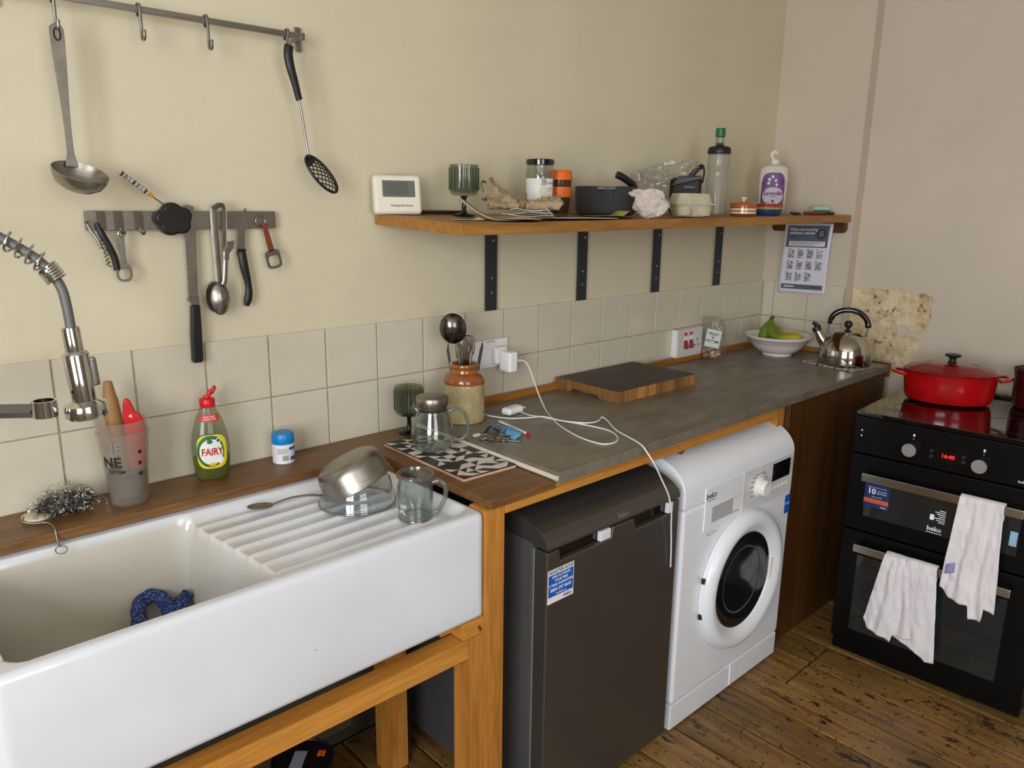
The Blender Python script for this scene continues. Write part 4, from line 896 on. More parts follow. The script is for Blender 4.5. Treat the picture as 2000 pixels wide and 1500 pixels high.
# stoneware crock with cutlery
KX, KY = .963, -.116
kr = thing('stoneware_jar', 'two-tone brown stoneware jar holding cutlery', 'jar', (KX, KY, CTZ), face(KX, KY))
prf = [(0, 0), (.052, 0), (.0555, .003), (.0565, .010), (.0565, .100), (.0555, .108)]
B().lathe(prf, 56).ob('cream_body', mat('cream_stoneware', (182, 164, 122), .22, var=.12, vs=30, coat=.4), kr)
B().lathe([(.0557, .1075), (.0568, .108), (.0572, .114), (.054, .126), (.046, .135), (.0385, .139), (.037, .144), (.0372, .150), (.040, .153), (.0405, .158), (.0385, .162), (.034, .163), (.0315, .158), (.0315, .140), (.048, .128), (.051, .110), (.051, .012), (0, .010)], 56).ob('brown_shoulder', mat('toffee_glaze', (146, 86, 36), .16, var=.18, vs=40, coat=.5), kr)
def crockthing(name, label, cat): return thing(name, label, cat, (KX, KY, CTZ + .012), face(KX, KY))
bs_ = crockthing('serving_spoon', 'large dark steel serving spoon standing in the stoneware jar', 'spoon')
B().tube(bez([(.004, .008, .0), (.003, .004, .06), (-.008, -.002, .17), (-.016, -.006, .210)], 6), [.004] * 14 + [.0055] * 5, 8, flat=.6).ob('handle', M_steeld, bs_)
B().sheet(lambda u, v: V(-.030, -.010, .2470) + V(.97, .05, .22).normalized() * (.0355 * v * math.cos(2 * PI * u)) + V(-.2, -.1, .97).normalized() * (.0420 * v * math.sin(2 * PI * u)) + V(0, -.016 * (1 - v * v), 0), 44, 12, wrap=True).ob('bowl', mat('dark_polished_steel', (112, 106, 100), .2, 1), bs_, solid=.0016)
def fork(label, x, y, lean, h, tilt=0):
    f_ = crockthing('table_fork', label, 'fork'); top = V(x + lean, y, h)
    B().tube([V(x * .3, y * .3, 0), V(x, y, h - .055), V(x + lean * .7, y, h - .040)], [.003, .0035, .006], 8, flat=.4, up=(0, 1, 0)).ob('handle', M_steel, f_)
    for k in range(4):
        o_ = (k - 1.5) * .0048; B().tube(bez([V(x + lean * .65 + o_ * .8, y, h - .043), V(x + lean * .8 + o_, y - .003, h - .022), V(x + lean + o_, y - .001, h)], 4), [.0016] * 8 + [.0007], 6).ob('tine', M_steel, f_)
fork('steel fork standing in the jar right of the large spoon', .018, -.008, .004, .222); fork('steel fork leaning behind the large spoon in the jar', -.012, .004, -.004, .206); fork('steel fork at the back of the jar behind the others', .006, .016, .012, .226)
def knife(label, x, y, lean, h, w=.008):
    MK = MC['dark_polished_steel']; k_ = crockthing('table_knife', label, 'knife')
    B().prism([(x, .06), (x + w, .06), (x + lean + w, h - .020), (x + lean + w * .9, h), (x + lean, h - .030)], y - .0007, y + .0007, 'y').ob('blade', MK, k_, smooth=False)
    B().tube([V(x * .5, y, 0), V(x + w / 2, y, .062)], .0045, 8, flat=.6).ob('handle', M_steeld, k_)
knife('dark table knife leaning to the right in the jar', .020, .004, .022, .214, .010); knife('thin table knife leaning to the left in the jar', -.028, .004, -.020, .214, .006)
tg_ = crockthing('cutlery_tongs', 'shiny bent steel server at the back of the jar', 'server')
B().sheet(lambda u, v: (.0 + (u - .5) * .026 + .004 * v, .020 - .010 * math.sin(v * PI * .9), .06 + .165 * v), 6, 24).ob('server_blade', M_mirror, tg_, solid=.001)

# ------------------------------------------------------------------ sockets, charger, cables
so_ = thing('double_socket', 'white double wall socket behind the stoneware jar', 'socket', (1.150, -.0005, 1.061))
box('face_plate', M_whitep, -.0735, .0735, -.010, 0, -.043, .043, so_, bev=.0025)
for sx_ in (-.036, .036):
    for dx, dz, w_, h_2 in ((-.0, .012, .003, .006), (-.011, -.010, .005, .003), (.011, -.010, .005, .003)): box('pin_slot', M_dark, sx_ + dx - w_ / 2, sx_ + dx + w_ / 2, -.0104, -.0099, dz - h_2 / 2, dz + h_2 / 2, so_, bev=0)
    box('rocker_switch', M_whitep, sx_ * .28 - .006, sx_ * .28 + .006, -.013, -.0101, .016, .036, so_, bev=.001)
    box('switch_slit', mat('brown_slit', (88, 66, 44), .7), sx_ * .28 - .008, sx_ * .28 + .008, -.0105, -.0101, .0365, .038, so_, bev=0)
box('blank_cover', M_whitep, -.060, -.014, -.016, -.0101, -.036, .002, so_, bev=.003)
cg = thing('phone_charger', 'white phone charger plugged into the double socket with its cable', 'charger', (1.180, 0, 1.050))
box('plug_base', M_whitep, -.024, .024, -.032, -.0112, -.022, .032, cg, bev=.007, seg=3); box('charger_body', mat('bright_white_plastic', (246, 246, 248), .25), -.014, .020, -.082, -.0325, -.040, .022, cg, bev=.007, seg=4)
M_cab = mat('white_cable', (238, 236, 232), .4, var=.02)
B().tube([(1.204 - 1.180, -.068, -.008), (1.222 - 1.180, -.070, -.009)], .0033, 8).ob('cable_plug', M_cab, cg)
cz = CTZ + .0022 - 1.050
def cp_(x, y, z=None): return (x - 1.180, y, cz if z is None else z - 1.050)
pts = [cp_(1.222, -.070, 1.041), cp_(1.240, -.078, 1.030), cp_(1.246, -.100, .985), cp_(1.236, -.135, .945), cp_(1.215, -.178, .921), cp_(1.183, -.228), cp_(1.128, -.318), cp_(1.095, -.395), cp_(1.079, -.458), cp_(1.080, -.514), cp_(1.105, -.530), cp_(1.138, -.521), cp_(1.170, -.488), cp_(1.186, -.445), cp_(1.178, -.378), cp_(1.158, -.305), cp_(1.144, -.244), cp_(1.130, -.205), cp_(1.136, -.165)]
B().tube(bez(pts, 8), .0020, 8).ob('cable', M_cab, cg)
pod = thing('charging_puck', 'white rounded charging adaptor lying on the concrete', 'adaptor', (1.110, -.155, CTZ), R(8))
B().box(-.034, .034, -.018, .018, 0, .022, .010, 5).ob('adaptor_case', MC['bright_white_plastic'], pod)
B().tube([(.033, 0, .010), (.052, -.004, .009)], .0036, 10).ob('cable_plug', M_cab, pod)
c2 = thing('white_cable', 'thin white cable crossing the concrete and hanging down the fridge', 'cable', (1.08, -.09, CTZ))
def c3(x, y, z=CTZ + .0060): return (x - 1.08, y + .09, z - CTZ)
pts = [c3(1.040, -.104), c3(1.030, -.135), c3(1.038, -.170), c3(1.060, -.207), c3(1.100, -.232), c3(1.140, -.254), c3(1.150, -.318), c3(1.186, -.374), c3(1.226, -.380), c3(1.262, -.362), c3(1.245, -.398), c3(1.215, -.438), c3(1.188, -.482), c3(1.166, -.540), c3(1.152, -.583, CTZ + .003), c3(1.149, -.602, CTZ - .007), c3(1.160, -.626, .868), c3(1.184, -.636, .820), c3(1.206, -.640, .780), c3(1.224, -.639, .730), c3(1.238, -.632, .680), c3(1.249, -.628, .630), c3(1.256, -.626, .560)]
B().tube(bez(pts, 8), .0020, 8).ob('cable', M_cab, c2)
sw = thing('cooker_switch', 'white cooker switch with two red rockers and neon lights', 'switch', (2.170, -.0005, .983))
box('back_box', M_whitep, -.083, .083, -.026, 0, -.054, .054, sw, bev=.003)
box('face_plate', mat('switch_plate_grey', (214, 214, 210), .35), -.080, .083, -.030, -.0262, -.054, .054, sw, bev=.002)
for x in (-.032, .004):
    B().prism([(-.0305, -.020), (-.040, -.022), (-.034, .004), (-.0305, .012)], x - .012, x + .012, 'x', .001, 1).ob('red_rocker', mat('deep_red_rocker', (152, 16, 30), .3), sw)
    box('neon_lamp', mat('neon_red', (222, 40, 44), .3), x - .009, x + .009, -.0325, -.0301, .030, .041, sw, bev=.001)
    box('rocker_slot', M_whitep, x - .014, x + .014, -.0308, -.0301, -.026, .024, sw, bev=.0003)
for x, z, w_, h_2 in ((.046, .008, .004, .010), (.036, -.014, .010, .004), (.060, -.014, .010, .004)): box('pin_slot', M_dark, x - w_ / 2, x + w_ / 2, -.0306, -.0300, z - h_2 / 2, z + h_2 / 2, sw, bev=0)

# ------------------------------------------------------------------ keys, pencil
ky = thing('key_bunch', 'bunch of keys on a light blue lanyard on the concrete', 'keys', (.915, -.305, CTZ), 0)
vrn = V(.732, -.681, 0); vfn = V(.681, .732, 0)
def kk(a, b_, z): return vrn * a + vfn * b_ + V(0, 0, z)
M_lan = mat('light_blue_ribbon', (104, 168, 212), .7, var=.12, vs=60); M_lanb = mat('black_ribbon', (26, 30, 38), .7)
for nm, mm, pts, sd in (('lanyard_ribbon', M_lan, [(-.02, .05, .004), (.0, .056, .02), (.02, .05, .012), (.034, .03, .016), (.03, .004, .010), (.045, .02, .014), (.052, .0, .006)], 1), ('lanyard_ribbon', M_lanb, [(-.030, .040, .004), (-.018, .056, .016), (-.004, .050, .008), (.004, .036, .012)], 2), ('lanyard_ribbon', M_lan, [(.010, .036, .006), (.028, .052, .018), (.046, .036, .010), (.056, .014, .012), (.040, -.012, .004)], 3)):
    B().tube([kk(*p) for p in bez(pts, 6)], .0085, 8, flat=.16, up=(.3, .4, 1)).ob(nm, mm, ky)
for a, b_, z, r_ in ((-.030, .004, .004, .015), (.012, .004, .006, .014), (-.006, -.012, .004, .010)):
    torus(B(), tuple(kk(a, b_, z)), r_, .0012, 'z', 24, 6).ob('key_ring', M_chrome, ky)
torus(B(), tuple(kk(-.052, .020, .003)), .011, .0022, 'z', 24, 6, .6).ob('cord_loop', mat('pale_cord', (226, 230, 232), .6), ky)
def key(a, b_, ang, z, mm):
    e = V(math.cos(ang), math.sin(ang), 0)
    pts = [(.011 * math.cos(R(t)), .011 * math.sin(R(t))) for t in range(30, 331, 20)] + [(.012, -.0035), (.044, -.0035), (.046, 0), (.042, .0035), (.038, .002), (.034, .0035), (.030, .002), (.026, .0035), (.012, .0035)]
    B().prism(pts, 0, .0018, 'z').xf(Matrix.Translation(kk(a, b_, z)) @ Matrix.Rotation(ang, 4, 'Z')).ob('key', mm, ky, smooth=False)
key(-.034, -.010, R(-60), .002, M_steel); key(-.012, -.020, R(-35), .005, M_steeld); key(.004, -.014, R(-15), .008, mat('brass_key', (150, 124, 70), .35, 1)); key(.018, -.018, R(-58), .002, M_steel)
B().box(-.009, .009, -.004, .004, 0, .008, .002).xf(Matrix.Translation(kk(.0, .012, .006)) @ Matrix.Rotation(R(40), 4, 'Z')).ob('fob', M_black, ky)
pn = thing('white_pencil', 'white pencil with a red end lying beside the keys', 'pencil', (1.005, -.215, CTZ))
pd = V(-.020, -.150, 0)
pa, pbb = V(.012, .012, .0045), V(-.012, -.130, .0045)
B().tube([pa, pa.lerp(pbb, .93)], .0038, 6).ob('barrel', M_whitep, pn); B().tube([pa.lerp(pbb, .93), pbb], .0040, 10).ob('red_end', M_red, pn); B().tube([pa + (pa - pbb).normalized() * .012, pa], [.0006, .0037], 10).ob('tip', mat('pencil_tip_wood', (196, 160, 110), .6), pn)

# ------------------------------------------------------------------ chopping board
cb = thing('chopping_board', 'thick end-grain wooden chopping board with dark stained top', 'chopping board', (1.632, -.152, CTZ), R(-.5))
M_cside = wood('butcher_block_side', (112, 70, 28), (166, 114, 58), (190, 140, 82), 'Z', .6, s=1.6); M_ctop = mat('scorched_board_top', (60, 45, 38), .5, var=.4, vs=9, bs=.3, bscale=50)
nt = M_cside.node_tree; N, L = nt.nodes, nt.links; pb_ = N['Principled BSDF']; src = pb_.inputs['Base Color'].links[0].from_socket
oi = N.new('ShaderNodeObjectInfo'); mr = N.new('ShaderNodeMapRange'); mr.inputs[3].default_value = .55; mr.inputs[4].default_value = 1.15; L.new(oi.outputs['Random'], mr.inputs[0]); hs = N.new('ShaderNodeHueSaturation'); L.new(mr.outputs[0], hs.inputs['Value']); L.new(src, hs.inputs['Color']); L.new(hs.outputs[0], pb_.inputs['Base Color'])
BW, BL, BT = .405, .268, .037
nb = 13
for k in range(nb):
    x0 = -BW / 2 + BW * k / nb; x1 = x0 + BW / nb - .0004
    bb = B()
    if k == 0:
        n_ = [(-BL / 2, .0), (-.060, .0), (-.050, .010), (-.020, .016), (.030, .016), (.060, .010), (.070, 0), (BL / 2, 0), (BL / 2, BT), (-BL / 2, BT)]
        bb.prism(n_, x0, x1, 'x', .0009, 2)
    else: bb.box(x0, x1, -BL / 2, BL / 2, 0, BT + random.uniform(-.0002, .0002), .0009, 2)
    o = bb.ob('wood_block', [M_cside, M_ctop], cb)
    for p in o.data.polygons:
        if p.normal.z > .6 and p.center.z > .03: p.material_index = 1

# ------------------------------------------------------------------ bag with label, fruit bowl, kettle
cbag = thing('cellophane_bag', 'clear cellophane bag of nuts with a white printed card', 'bag', (2.268, -.066, CTZ), face(2.27, -.066, -12))
def bagfn(side):
    def fn(u, v):
        w = .050 - .012 * sm(.55, 1, v) + .004 * math.sin(v * 9); x = (u - .5) * 2 * w; t = (1 - (2 * u - 1) ** 2) * (.020 * (1 - v) ** .6 + .006)
        return (x + .006 * math.sin(v * 4), side * t + .010 * v + .004 * noise.noise(V(u * 5, v * 7, side)), .002 + .165 * v)
    return fn
M_cel = glass('cellophane', (240, 240, 238), .07, (220, 216, 208), .12, 1.35)
B().sheet(bagfn(-1), 24, 36).ob('film', M_cel, cbag); B().sheet(bagfn(1), 24, 36).ob('film', M_cel, cbag)
rn = random.Random(9)
for k in range(22): B().blob((rn.uniform(-.036, .036), rn.uniform(-.010, .010), .008 + rn.random() * .026), (.008, .006, .006), k, .2, 2, 2).ob('nut', mat('pale_nuts', (186, 140, 110), .6, var=.2, vs=50), cbag)
cd_ = B().box(-.028, .030, -.0245, -.0235, .050, .120, .0002).ob('card', mat('card_white', (216, 218, 214), .7), cbag)
cd_.rotation_euler = (0, R(8), 0); cd_.location = (-.004, 0, .0)
text('TREAT\n4\nNOT ME', .0145, M_pk, cd_, (0, -.0250, .088), bold=.0002)
FBX, FBY = 2.563, -.188
fb = thing('fruit_bowl', 'white china bowl with blue and red painted rings', 'bowl', (FBX, FBY, CTZ))
def bowlr(z): return .058 + .070 * (max(0, z - .008) / .066) ** .62
zs = [.010, .016, .024, .032, .040, .048, .056, .064, .072, .078]
B().lathe([(0, .004), (.050, .004), (.053, 0), (.058, .0), (.0585, .008)] + [(bowlr(z), z) for z in zs] + [(bowlr(.078) - .002, .081), (bowlr(.078) - .006, .079)] + [(bowlr(z) - .006, z + .002) for z in zs[::-1][1:-1]] + [(.045, .012), (0, .010)], 72).ob('bowl_body', mat('white_china', (228, 224, 220), .15, coat=.4, var=.02), fb)
for z, h_2, cc, nm in ((.0655, .0030, (70, 76, 120), 'ring_blue'), (.0600, .0022, (96, 100, 140), 'ring_slate'), (.0535, .0030, (190, 96, 92), 'ring_red'), (.0470, .0018, (204, 130, 122), 'ring_pink')):
    B().lathe([(bowlr(z) + .0003, z), (bowlr(z + h_2) + .0003, z + h_2)], 72).ob('painted_ring', mat(nm, cc, .25), fb)
bn = thing('banana_bunch', 'bunch of green-yellow bananas in the white bowl', 'bananas', (FBX, FBY, CTZ + .012), face(FBX, FBY))
m, nt, N, L, b = newmat('banana_skin'); v = coords(N, L); sp = N.new('ShaderNodeSeparateXYZ'); L.new(v, sp.inputs[0])
c = ramp(N, L, sp.outputs[0], [(0, (104, 124, 34)), (.02, (150, 152, 40)), (.06, (196, 172, 50)), (1, (200, 176, 56))]); mr = c
c = mixc(N, L, ramp(N, L, noisen(N, L, v, 60, 4), [(.68, (0, 0, 0, 1)), (.74, (1, 1, 1, 1))]), c, lin((90, 66, 30))); L.new(c, b.inputs['Base Color']); b.inputs['Roughness'].default_value = .5
def banana(pts, r, mm=m):
    q = bez(pts, 8); n = len(q)
    B().tube(q, [r * (.28 + .72 * sm(0, .32, k / (n - 1))) * (1 - .7 * sm(.86, 1, k / (n - 1))) for k in range(n)], 6 * 2, up=(0, 1, 0)).ob('banana', mm, bn)
banana([(-.034, .0, .128), (-.048, -.008, .094), (-.056, -.022, .064), (-.050, -.032, .040), (-.020, -.036, .020)], .0205)
banana([(-.031, -.002, .128), (-.030, -.020, .092), (-.010, -.040, .066), (.035, -.048, .058), (.088, -.038, .066)], .0195)
banana([(-.030, .004, .128), (-.020, .012, .090), (.010, .016, .066), (.050, .010, .060), (.092, -.004, .068)], .019)
B().tube([(-.033, .0, .112), (-.032, 0, .132), (-.024, 0, .142)], [.010, .008, .0075], 8).ob('stem', mat('banana_stem', (82, 70, 34), .7), bn)
KTX, KTY = 2.560, -.470
tr2 = thing('mosaic_trivet', 'thin speckled mosaic trivet under the kettle', 'trivet', (2.545, -.462, CTZ), R(-12))
m, nt, N, L, b = newmat('speckled_stone'); v = coords(N, L); w = N.new('ShaderNodeTexVoronoi'); w.inputs['Scale'].default_value = 110; L.new(v, w.inputs['Vector'])
L.new(ramp(N, L, noisen(N, L, v, 60, 3), [(.42, (60, 52, 46)), (.5, (190, 180, 168)), (.62, (120, 108, 96))]), b.inputs['Base Color']); b.inputs['Roughness'].default_value = .5
box('stone_slab', m, -.085, .090, -.105, .108, 0, .007, tr2, bev=.002)
kt = thing('kettle', 'shiny stainless stove kettle with black arched handle', 'kettle', (KTX, KTY, CTZ + .0074), R(-66))
kp = [(0, 0), (.090, 0), (.0955, .004), (.0965, .010), (.0965, .030), (.0945, .052), (.088, .076), (.077, .096), (.062, .111), (.050, .118)]
B().lathe(kp, 72).ob('kettle_body', M_mirror, kt)
B().lathe([(.050, .1181), (.052, .1195), (.048, .1225), (.030, .128), (.008, .131), (0, .131)], 56).ob('lid', M_mirror, kt)
B().lathe([(0, .1312), (.006, .1312), (.007, .136), (.012, .140), (.0155, .148), (.0145, .157), (.009, .163), (0, .1645)], 32).ob('lid_knob', M_black, kt)
B().tube(bez([(-.072, 0, .070), (-.088, 0, .088), (-.100, 0, .106), (-.108, 0, .120)], 6), [.023 - .008 * k / 18 for k in range(19)], 20, cap=False).ob('spout', M_mirror, kt)
B().tube([(-.107, 0, .117), (-.114, 0, .131)], [.0165, .0160], 18).ob('whistle', M_black, kt)
B().tube(bez([(-.110, 0, .132), (-.118, 0, .142), (-.128, 0, .148)], 4), [.008] * 4 + [.006] * 5, 8, up=(0, 1, 0)).ob('whistle_lever', M_black, kt); B().tube([(-.098, 0, .135), (-.126, 0, .150)], .0055, 8).ob('whistle_lever', M_black, kt)
arc = [(-.066, 0, .148), (-.064, 0, .166), (-.052, 0, .187), (-.026, 0, .201), (.004, 0, .204), (.034, 0, .196), (.056, 0, .178), (.067, 0, .156), (.068, 0, .142)]
B().tube(bez(arc, 6), [.0085] * 6 + [.0105] * 37 + [.0115] * 6, 14).ob('handle', M_blackg, kt)
for x, dx in ((-.068, .006), (.068, -.006)): B().tube([(x, 0, .150), (x + dx * .2, 0, .122), (x + dx, 0, .104)], .0035, 8).ob('handle_bracket', M_steel, kt)

# ------------------------------------------------------------------ on the hob
HZ = CZ + .0006
CSX, CSY = 2.478, -.868
cr = thing('casserole', 'red enamelled oval cast-iron casserole with lid on the hob', 'casserole', (CSX, CSY, HZ), math.atan2(-.90, .44))
m, nt, N, L, b = newmat('red_enamel'); v = coords(N, L); sp = N.new('ShaderNodeSeparateXYZ'); L.new(v, sp.inputs[0])
L.new(ramp(N, L, noisen(N, L, v, 12, 3), [(.3, (150, 6, 14)), (.7, (186, 12, 20))]), b.inputs['Base Color']); b.inputs['Roughness'].default_value = .18; b.inputs['Coat Weight'].default_value = .5
M_red2 = m
B().lathe([(0, .003), (.115, .003), (.128, .008), (.134, .020), (.139, .060), (.143, .098), (.145, .104), (.140, .104), (.134, .06), (.128, .022), (0, .014)], 72, sy=.76).ob('pot', M_red2, cr)
lp = [(.146, .1045), (.147, .1085), (.142, .1120)]
for k in range(5): r0 = .136 - .012 * k; lp += [(r0, .1145 + .0028 * k), (r0 - .003, .1176 + .0028 * k), (r0 - .0075, .1180 + .0028 * k), (r0 - .0098, .1160 + .0028 * k)]
lp += [(.065, .131), (.03, .1335), (0, .134)]
B().lathe(lp, 144, sy=.76).ob('lid', mat('dark_red_enamel', (122, 12, 16), .2, coat=.4, var=.08), cr)
B().lathe([(.017, .1335), (.012, .138), (.010, .148), (.014, .153), (.024, .157), (.0255, .161), (.022, .164), (0, .1645)], 32).ob('lid_knob', M_black, cr)
for sg in (-1, 1): B().tube(bez([(sg * .138, -.040, .090), (sg * .160, -.036, .094), (sg * .174, -.020, .096), (sg * .177, 0, .0965), (sg * .174, .020, .096), (sg * .160, .036, .094), (sg * .138, .040, .090)], 6), .0085, 10, flat=.65, up=(0, 0, 1)).ob('handle', M_red2, cr)
p2 = thing('dark_saucepan', 'dark reddish-brown tall pot at the edge of the hob', 'pot', (2.606, -1.098, HZ))
B().lathe([(0, .002), (.062, .002), (.068, .008), (.072, .04), (.073, .105), (.077, .122), (.079, .128), (.0755, .128), (.069, .105), (.067, .04), (.062, .010), (0, .008)], 56).ob('pot_body', mat('maroon_enamel', (64, 16, 18), .2, var=.1, coat=.3), p2)
torus(B(), (0, 0, .1285), .077, .0022, 'z', 48, 8).ob('rim', mat('dark_grey_rim', (60, 56, 56), .3, .6), p2)
B().tube([(.07, -.05, .10), (.14, -.12, .115)], [.010, .012], 12).ob('pot_handle', M_black, p2)

# ------------------------------------------------------------------ things on the shelf
def sth(name, label, cat, x, y, rz=None, group=None): return thing(name, label, cat, (x, y, sz(x, y) + .0006), face(x, y) if rz is None else rz, group)
th = sth('room_thermostat', 'white room thermostat with grey screen standing on the shelf end', 'thermostat', .797, -.060, R(-20))
M_off = mat('off_white_plastic', (226, 221, 202), .45, var=.02)
tb = B().box(-.062, .062, -.016, .012, 0, .098, .010, 4).xf(Matrix.Translation((0, .012, 0)) @ Matrix.Rotation(R(-9), 4, 'X')).ob('case', M_off, th)
Mx = Matrix.Translation((0, .012, 0)) @ Matrix.Rotation(R(-9), 4, 'X')
B().box(-.040, .044, -.0172, -.0155, .042, .083, .0006).xf(Mx).ob('bezel', mat('grey_bezel', (98, 100, 96), .4), th)
B().box(-.034, .025, -.0180, -.0171, .047, .078, .0003).xf(Mx).ob('screen', mat('lcd_grey_green', (84, 92, 84), .3), th)
text('Honeywell Home', .0080, mat('thermostat_ink', (90, 86, 80), .6), th, pos=Mx @ V(.008, -.0165, .021), right=(1, 0, 0), up=Mx.to_3x3() @ V(0, 0, 1), bold=.00015)
goblet(.967, -.112, sz(.967, -.112) + .0006, 'smoky green ribbed goblet standing on the wooden shelf')
tag(B().tube([(.862, -.035, sz(.86, -.035) + .0065), (1.0, -.070, sz(1, -.07) + .0065)], [.005, .0058], 8).ob('dark_pen', mat('dark_brown_plastic', (44, 26, 22), .4)), 'dark brown pen lying behind the goblet on the shelf', 'pen')
# pile: papers, brown paper bag, crumpled wrap
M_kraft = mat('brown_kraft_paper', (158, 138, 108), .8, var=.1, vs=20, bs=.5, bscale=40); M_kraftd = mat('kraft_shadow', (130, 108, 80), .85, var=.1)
def paper(name, label, cat, x, y, w, d, rz, mm, curl, z=0, thick=.0007, n=20, edge=None):
    t = sth(name, label, cat, x, y, R(rz)); 
    o = B().sheet(lambda u, v: ((u - .5) * w, (v - .5) * d, z + .001 + curl(u, v)), n, n).ob('paper', mm, t, solid=thick); return t
lf = sth('folded_leaflet', 'stiff brown-backed leaflet curling up at one end on the shelf', 'leaflet', .955, -.268, R(-43))
for k, mm in enumerate((M_kraft, M_lino, M_kraft)):
    B().sheet(lambda u, v, k=k: ((u - .5) * (.200 - .010 * k), (v - .5) * .11, .0018 + .0022 * k + (.046 - .004 * k) * max(0, (.46 - u) / .46) ** 1.7 + .002 * math.sin(u * 9 + k)), 30, 6).ob('page', mm, lf, solid=.0009)
fl_ = sth('newspaper_wad', 'wad of folded thin paper with white edges on the shelf', 'paper', 1.060, -.262, R(-43))
for k in range(6):
    def fp(u, v, k=k):
        L_ = .150 - .010 * k; x = (u - .5) * L_; z = .0022 + .0034 * k + .004 * math.sin(u * 7 + k * 1.3) * (1 - u) + .004
        if u > .86: q = (u - .86) / .14 * PI; x = .36 * L_ + .008 * math.sin(q); z = .0062 + .0034 * k + .0045 * (1 - math.cos(q)) * .8
        return (x, (v - .5) * (.10 - .006 * k), z)
    B().sheet(fp, 40, 4).ob('folded_sheet', (M_kraft, M_lino)[k % 2], fl_, solid=.0009)
kb_ = sth('crumpled_paper_bag', 'twisted brown paper bag lying on the pile of papers', 'paper bag', 1.050, -.205, R(-43))
def cr_(p, s_, amp):
    q = Vector(p) * 48 + V(s_, 0, 0); r_ = abs(noise.noise(q)) + .5 * abs(noise.noise(q * 2.2)); return Vector(p) + V(noise.noise(q + V(5, 0, 0)), noise.noise(q + V(0, 7, 0)), r_ - .35) * amp
def cone(p0, p1, r0, r1, sd_, amp, name, mm, fl=.62, arc=1.0, n=56):
    p0, p1 = Vector(p0), Vector(p1); t = (p1 - p0).normalized(); a1 = V(0, 1, 0); a2 = t.cross(a1).normalized()
    def fn(u, v):
        r_ = r0 + (r1 - r0) * v ** .8; a = 2 * PI * u * arc; c = p0.lerp(p1, v); p = c + a1 * (r_ * math.cos(a)) + a2 * (r_ * fl * math.sin(a))
        p = cr_(p, sd_, amp); p.z = max(p.z, .022); return p
    return B().sheet(fn, n, 30, wrap=(arc == 1.0)).ob(name, mm, kb_, solid=.0007, ang=28)
cone((-.066, 0, .074), (.014, 0, .034), .036, .012, 1, .010, 'bag_mouth', M_kraft, .85)
cone((-.062, -.012, .034), (.020, -.004, .030), .034, .014, 4, .010, 'bag_flap', M_kraft, .5)
cone((.010, 0, .034), (.042, 0, .034), .016, .013, 2, .011, 'bag_twist', M_kraftd, .9)
cone((.036, 0, .033), (.128, .004, .034), .016, .038, 3, .010, 'bag_body', M_kraft, .58)
B().tube(bez([(-.072, -.030, .066), (-.078, -.014, .082), (-.076, .004, .092), (-.068, .022, .090)], 5), .0028, 6).ob('rolled_edge', M_kraftd, kb_)
paper('white_receipt', 'small white receipt lying near the shelf corner', 'receipt', .86, -.255, .075, .030, -20, M_lino, lambda u, v: .006 * sm(.7, 1, u) * v, 0, .0004)
paper('white_envelope', 'white envelope lying beneath the leaflets', 'envelope', 1.232, -.268, .22, .10, -8, M_lino, lambda u, v: .0015, 0, .0008)
paper('seed_packet', 'green and yellow printed seed packet on the shelf', 'packet', 1.345, -.262, .14, .075, -20, mat('printed_packet', (150, 146, 70), .5, var=.5, vs=26), lambda u, v: .004 + .014 * sm(.82, 1, u), .002, .0008)
paper('black_leaflet', 'dark printed leaflet under the seed packet', 'leaflet', 1.262, -.232, .13, .07, -30, mat('dark_leaflet', (52, 46, 42), .5, var=.5, vs=40), lambda u, v: .005 + .003 * math.sin(5 * u), .002, .0008)
# jar, reusable cup
jr = sth('glass_jar', 'empty glass jar with black lid and white label on the shelf', 'jar', 1.236, -.122)
B().lathe([(0, .002), (.036, .002), (.040, .006), (.0410, .012), (.0410, .118), (.0385, .130), (.0375, .140), (.0355, .140), (.0365, .128), (.039, .116), (.039, .012), (.036, .005), (0, .004)], 56).ob('glass_body', M_tea, jr)
B().lathe([(0, .1545), (.038, .1545), (.0402, .1525), (.0402, .1400), (.038, .1398), (.037, .141), (0, .142)], 48).ob('lid', M_blackg, jr)
lb = B().sheet(lambda u, v: cyl(.0414, -1.25 + 2.3 * u, .036 + .066 * v)(0, 0), 40, 2).ob('paper_label', mat('jar_label', (224, 224, 220), .6), jr)
for i in range(6):
    for j in range(18):
        if (i + j) % 2 and not 5 < j < 12: B().sheet(lambda u, v, i=i, j=j: cyl(.0417, .10 + .055 * (i + u), .036 + .00367 * (j + v))(0, 0), 1, 1).ob('green_check', mat('check_green', (30, 72, 54), .6), lb)
B().sheet(lambda u, v: cyl(.0419, .27, .069)(.0125 * v * math.cos(2 * PI * u), .0155 * v * math.sin(2 * PI * u)), 28, 3, wrap=True).ob('cream_oval', mat('cream_print', (214, 204, 170), .6), lb)
text('Thyme', .0120, M_pk, lb, warp=cyl(.0418, .68, .090), sx=.9); text('dried herb\n50 g', .0060, M_pk, lb, warp=cyl(.0418, .68, .072))
for k in range(4): B().sheet(lambda u, v, k=k: cyl(.0417, .50 + .36 * u, .043 + .0042 * k + .0016 * v)(0, 0), 6, 1).ob('small_print', MC['soft_grey_ink'], lb)
B().sheet(lambda u, v: cyl(.0417, -1.2 + .14 * u, .044 + .018 * v)(0, 0), 3, 1).ob('barcode', mat('barcode_grey', (110, 110, 110), .6), lb)
oc = sth('reusable_cup', 'clear reusable coffee cup with orange lid and band', 'cup', 1.3185, -.122)
B().lathe([(0, .001), (.024, .001), (.026, .004), (.0335, .100), (.0320, .100), (.0245, .006), (0, .004)], 48).ob('cup_body', glass('tinted_cup', (196, 160, 140), .5, (132, 96, 78), .15, 1.35), oc)
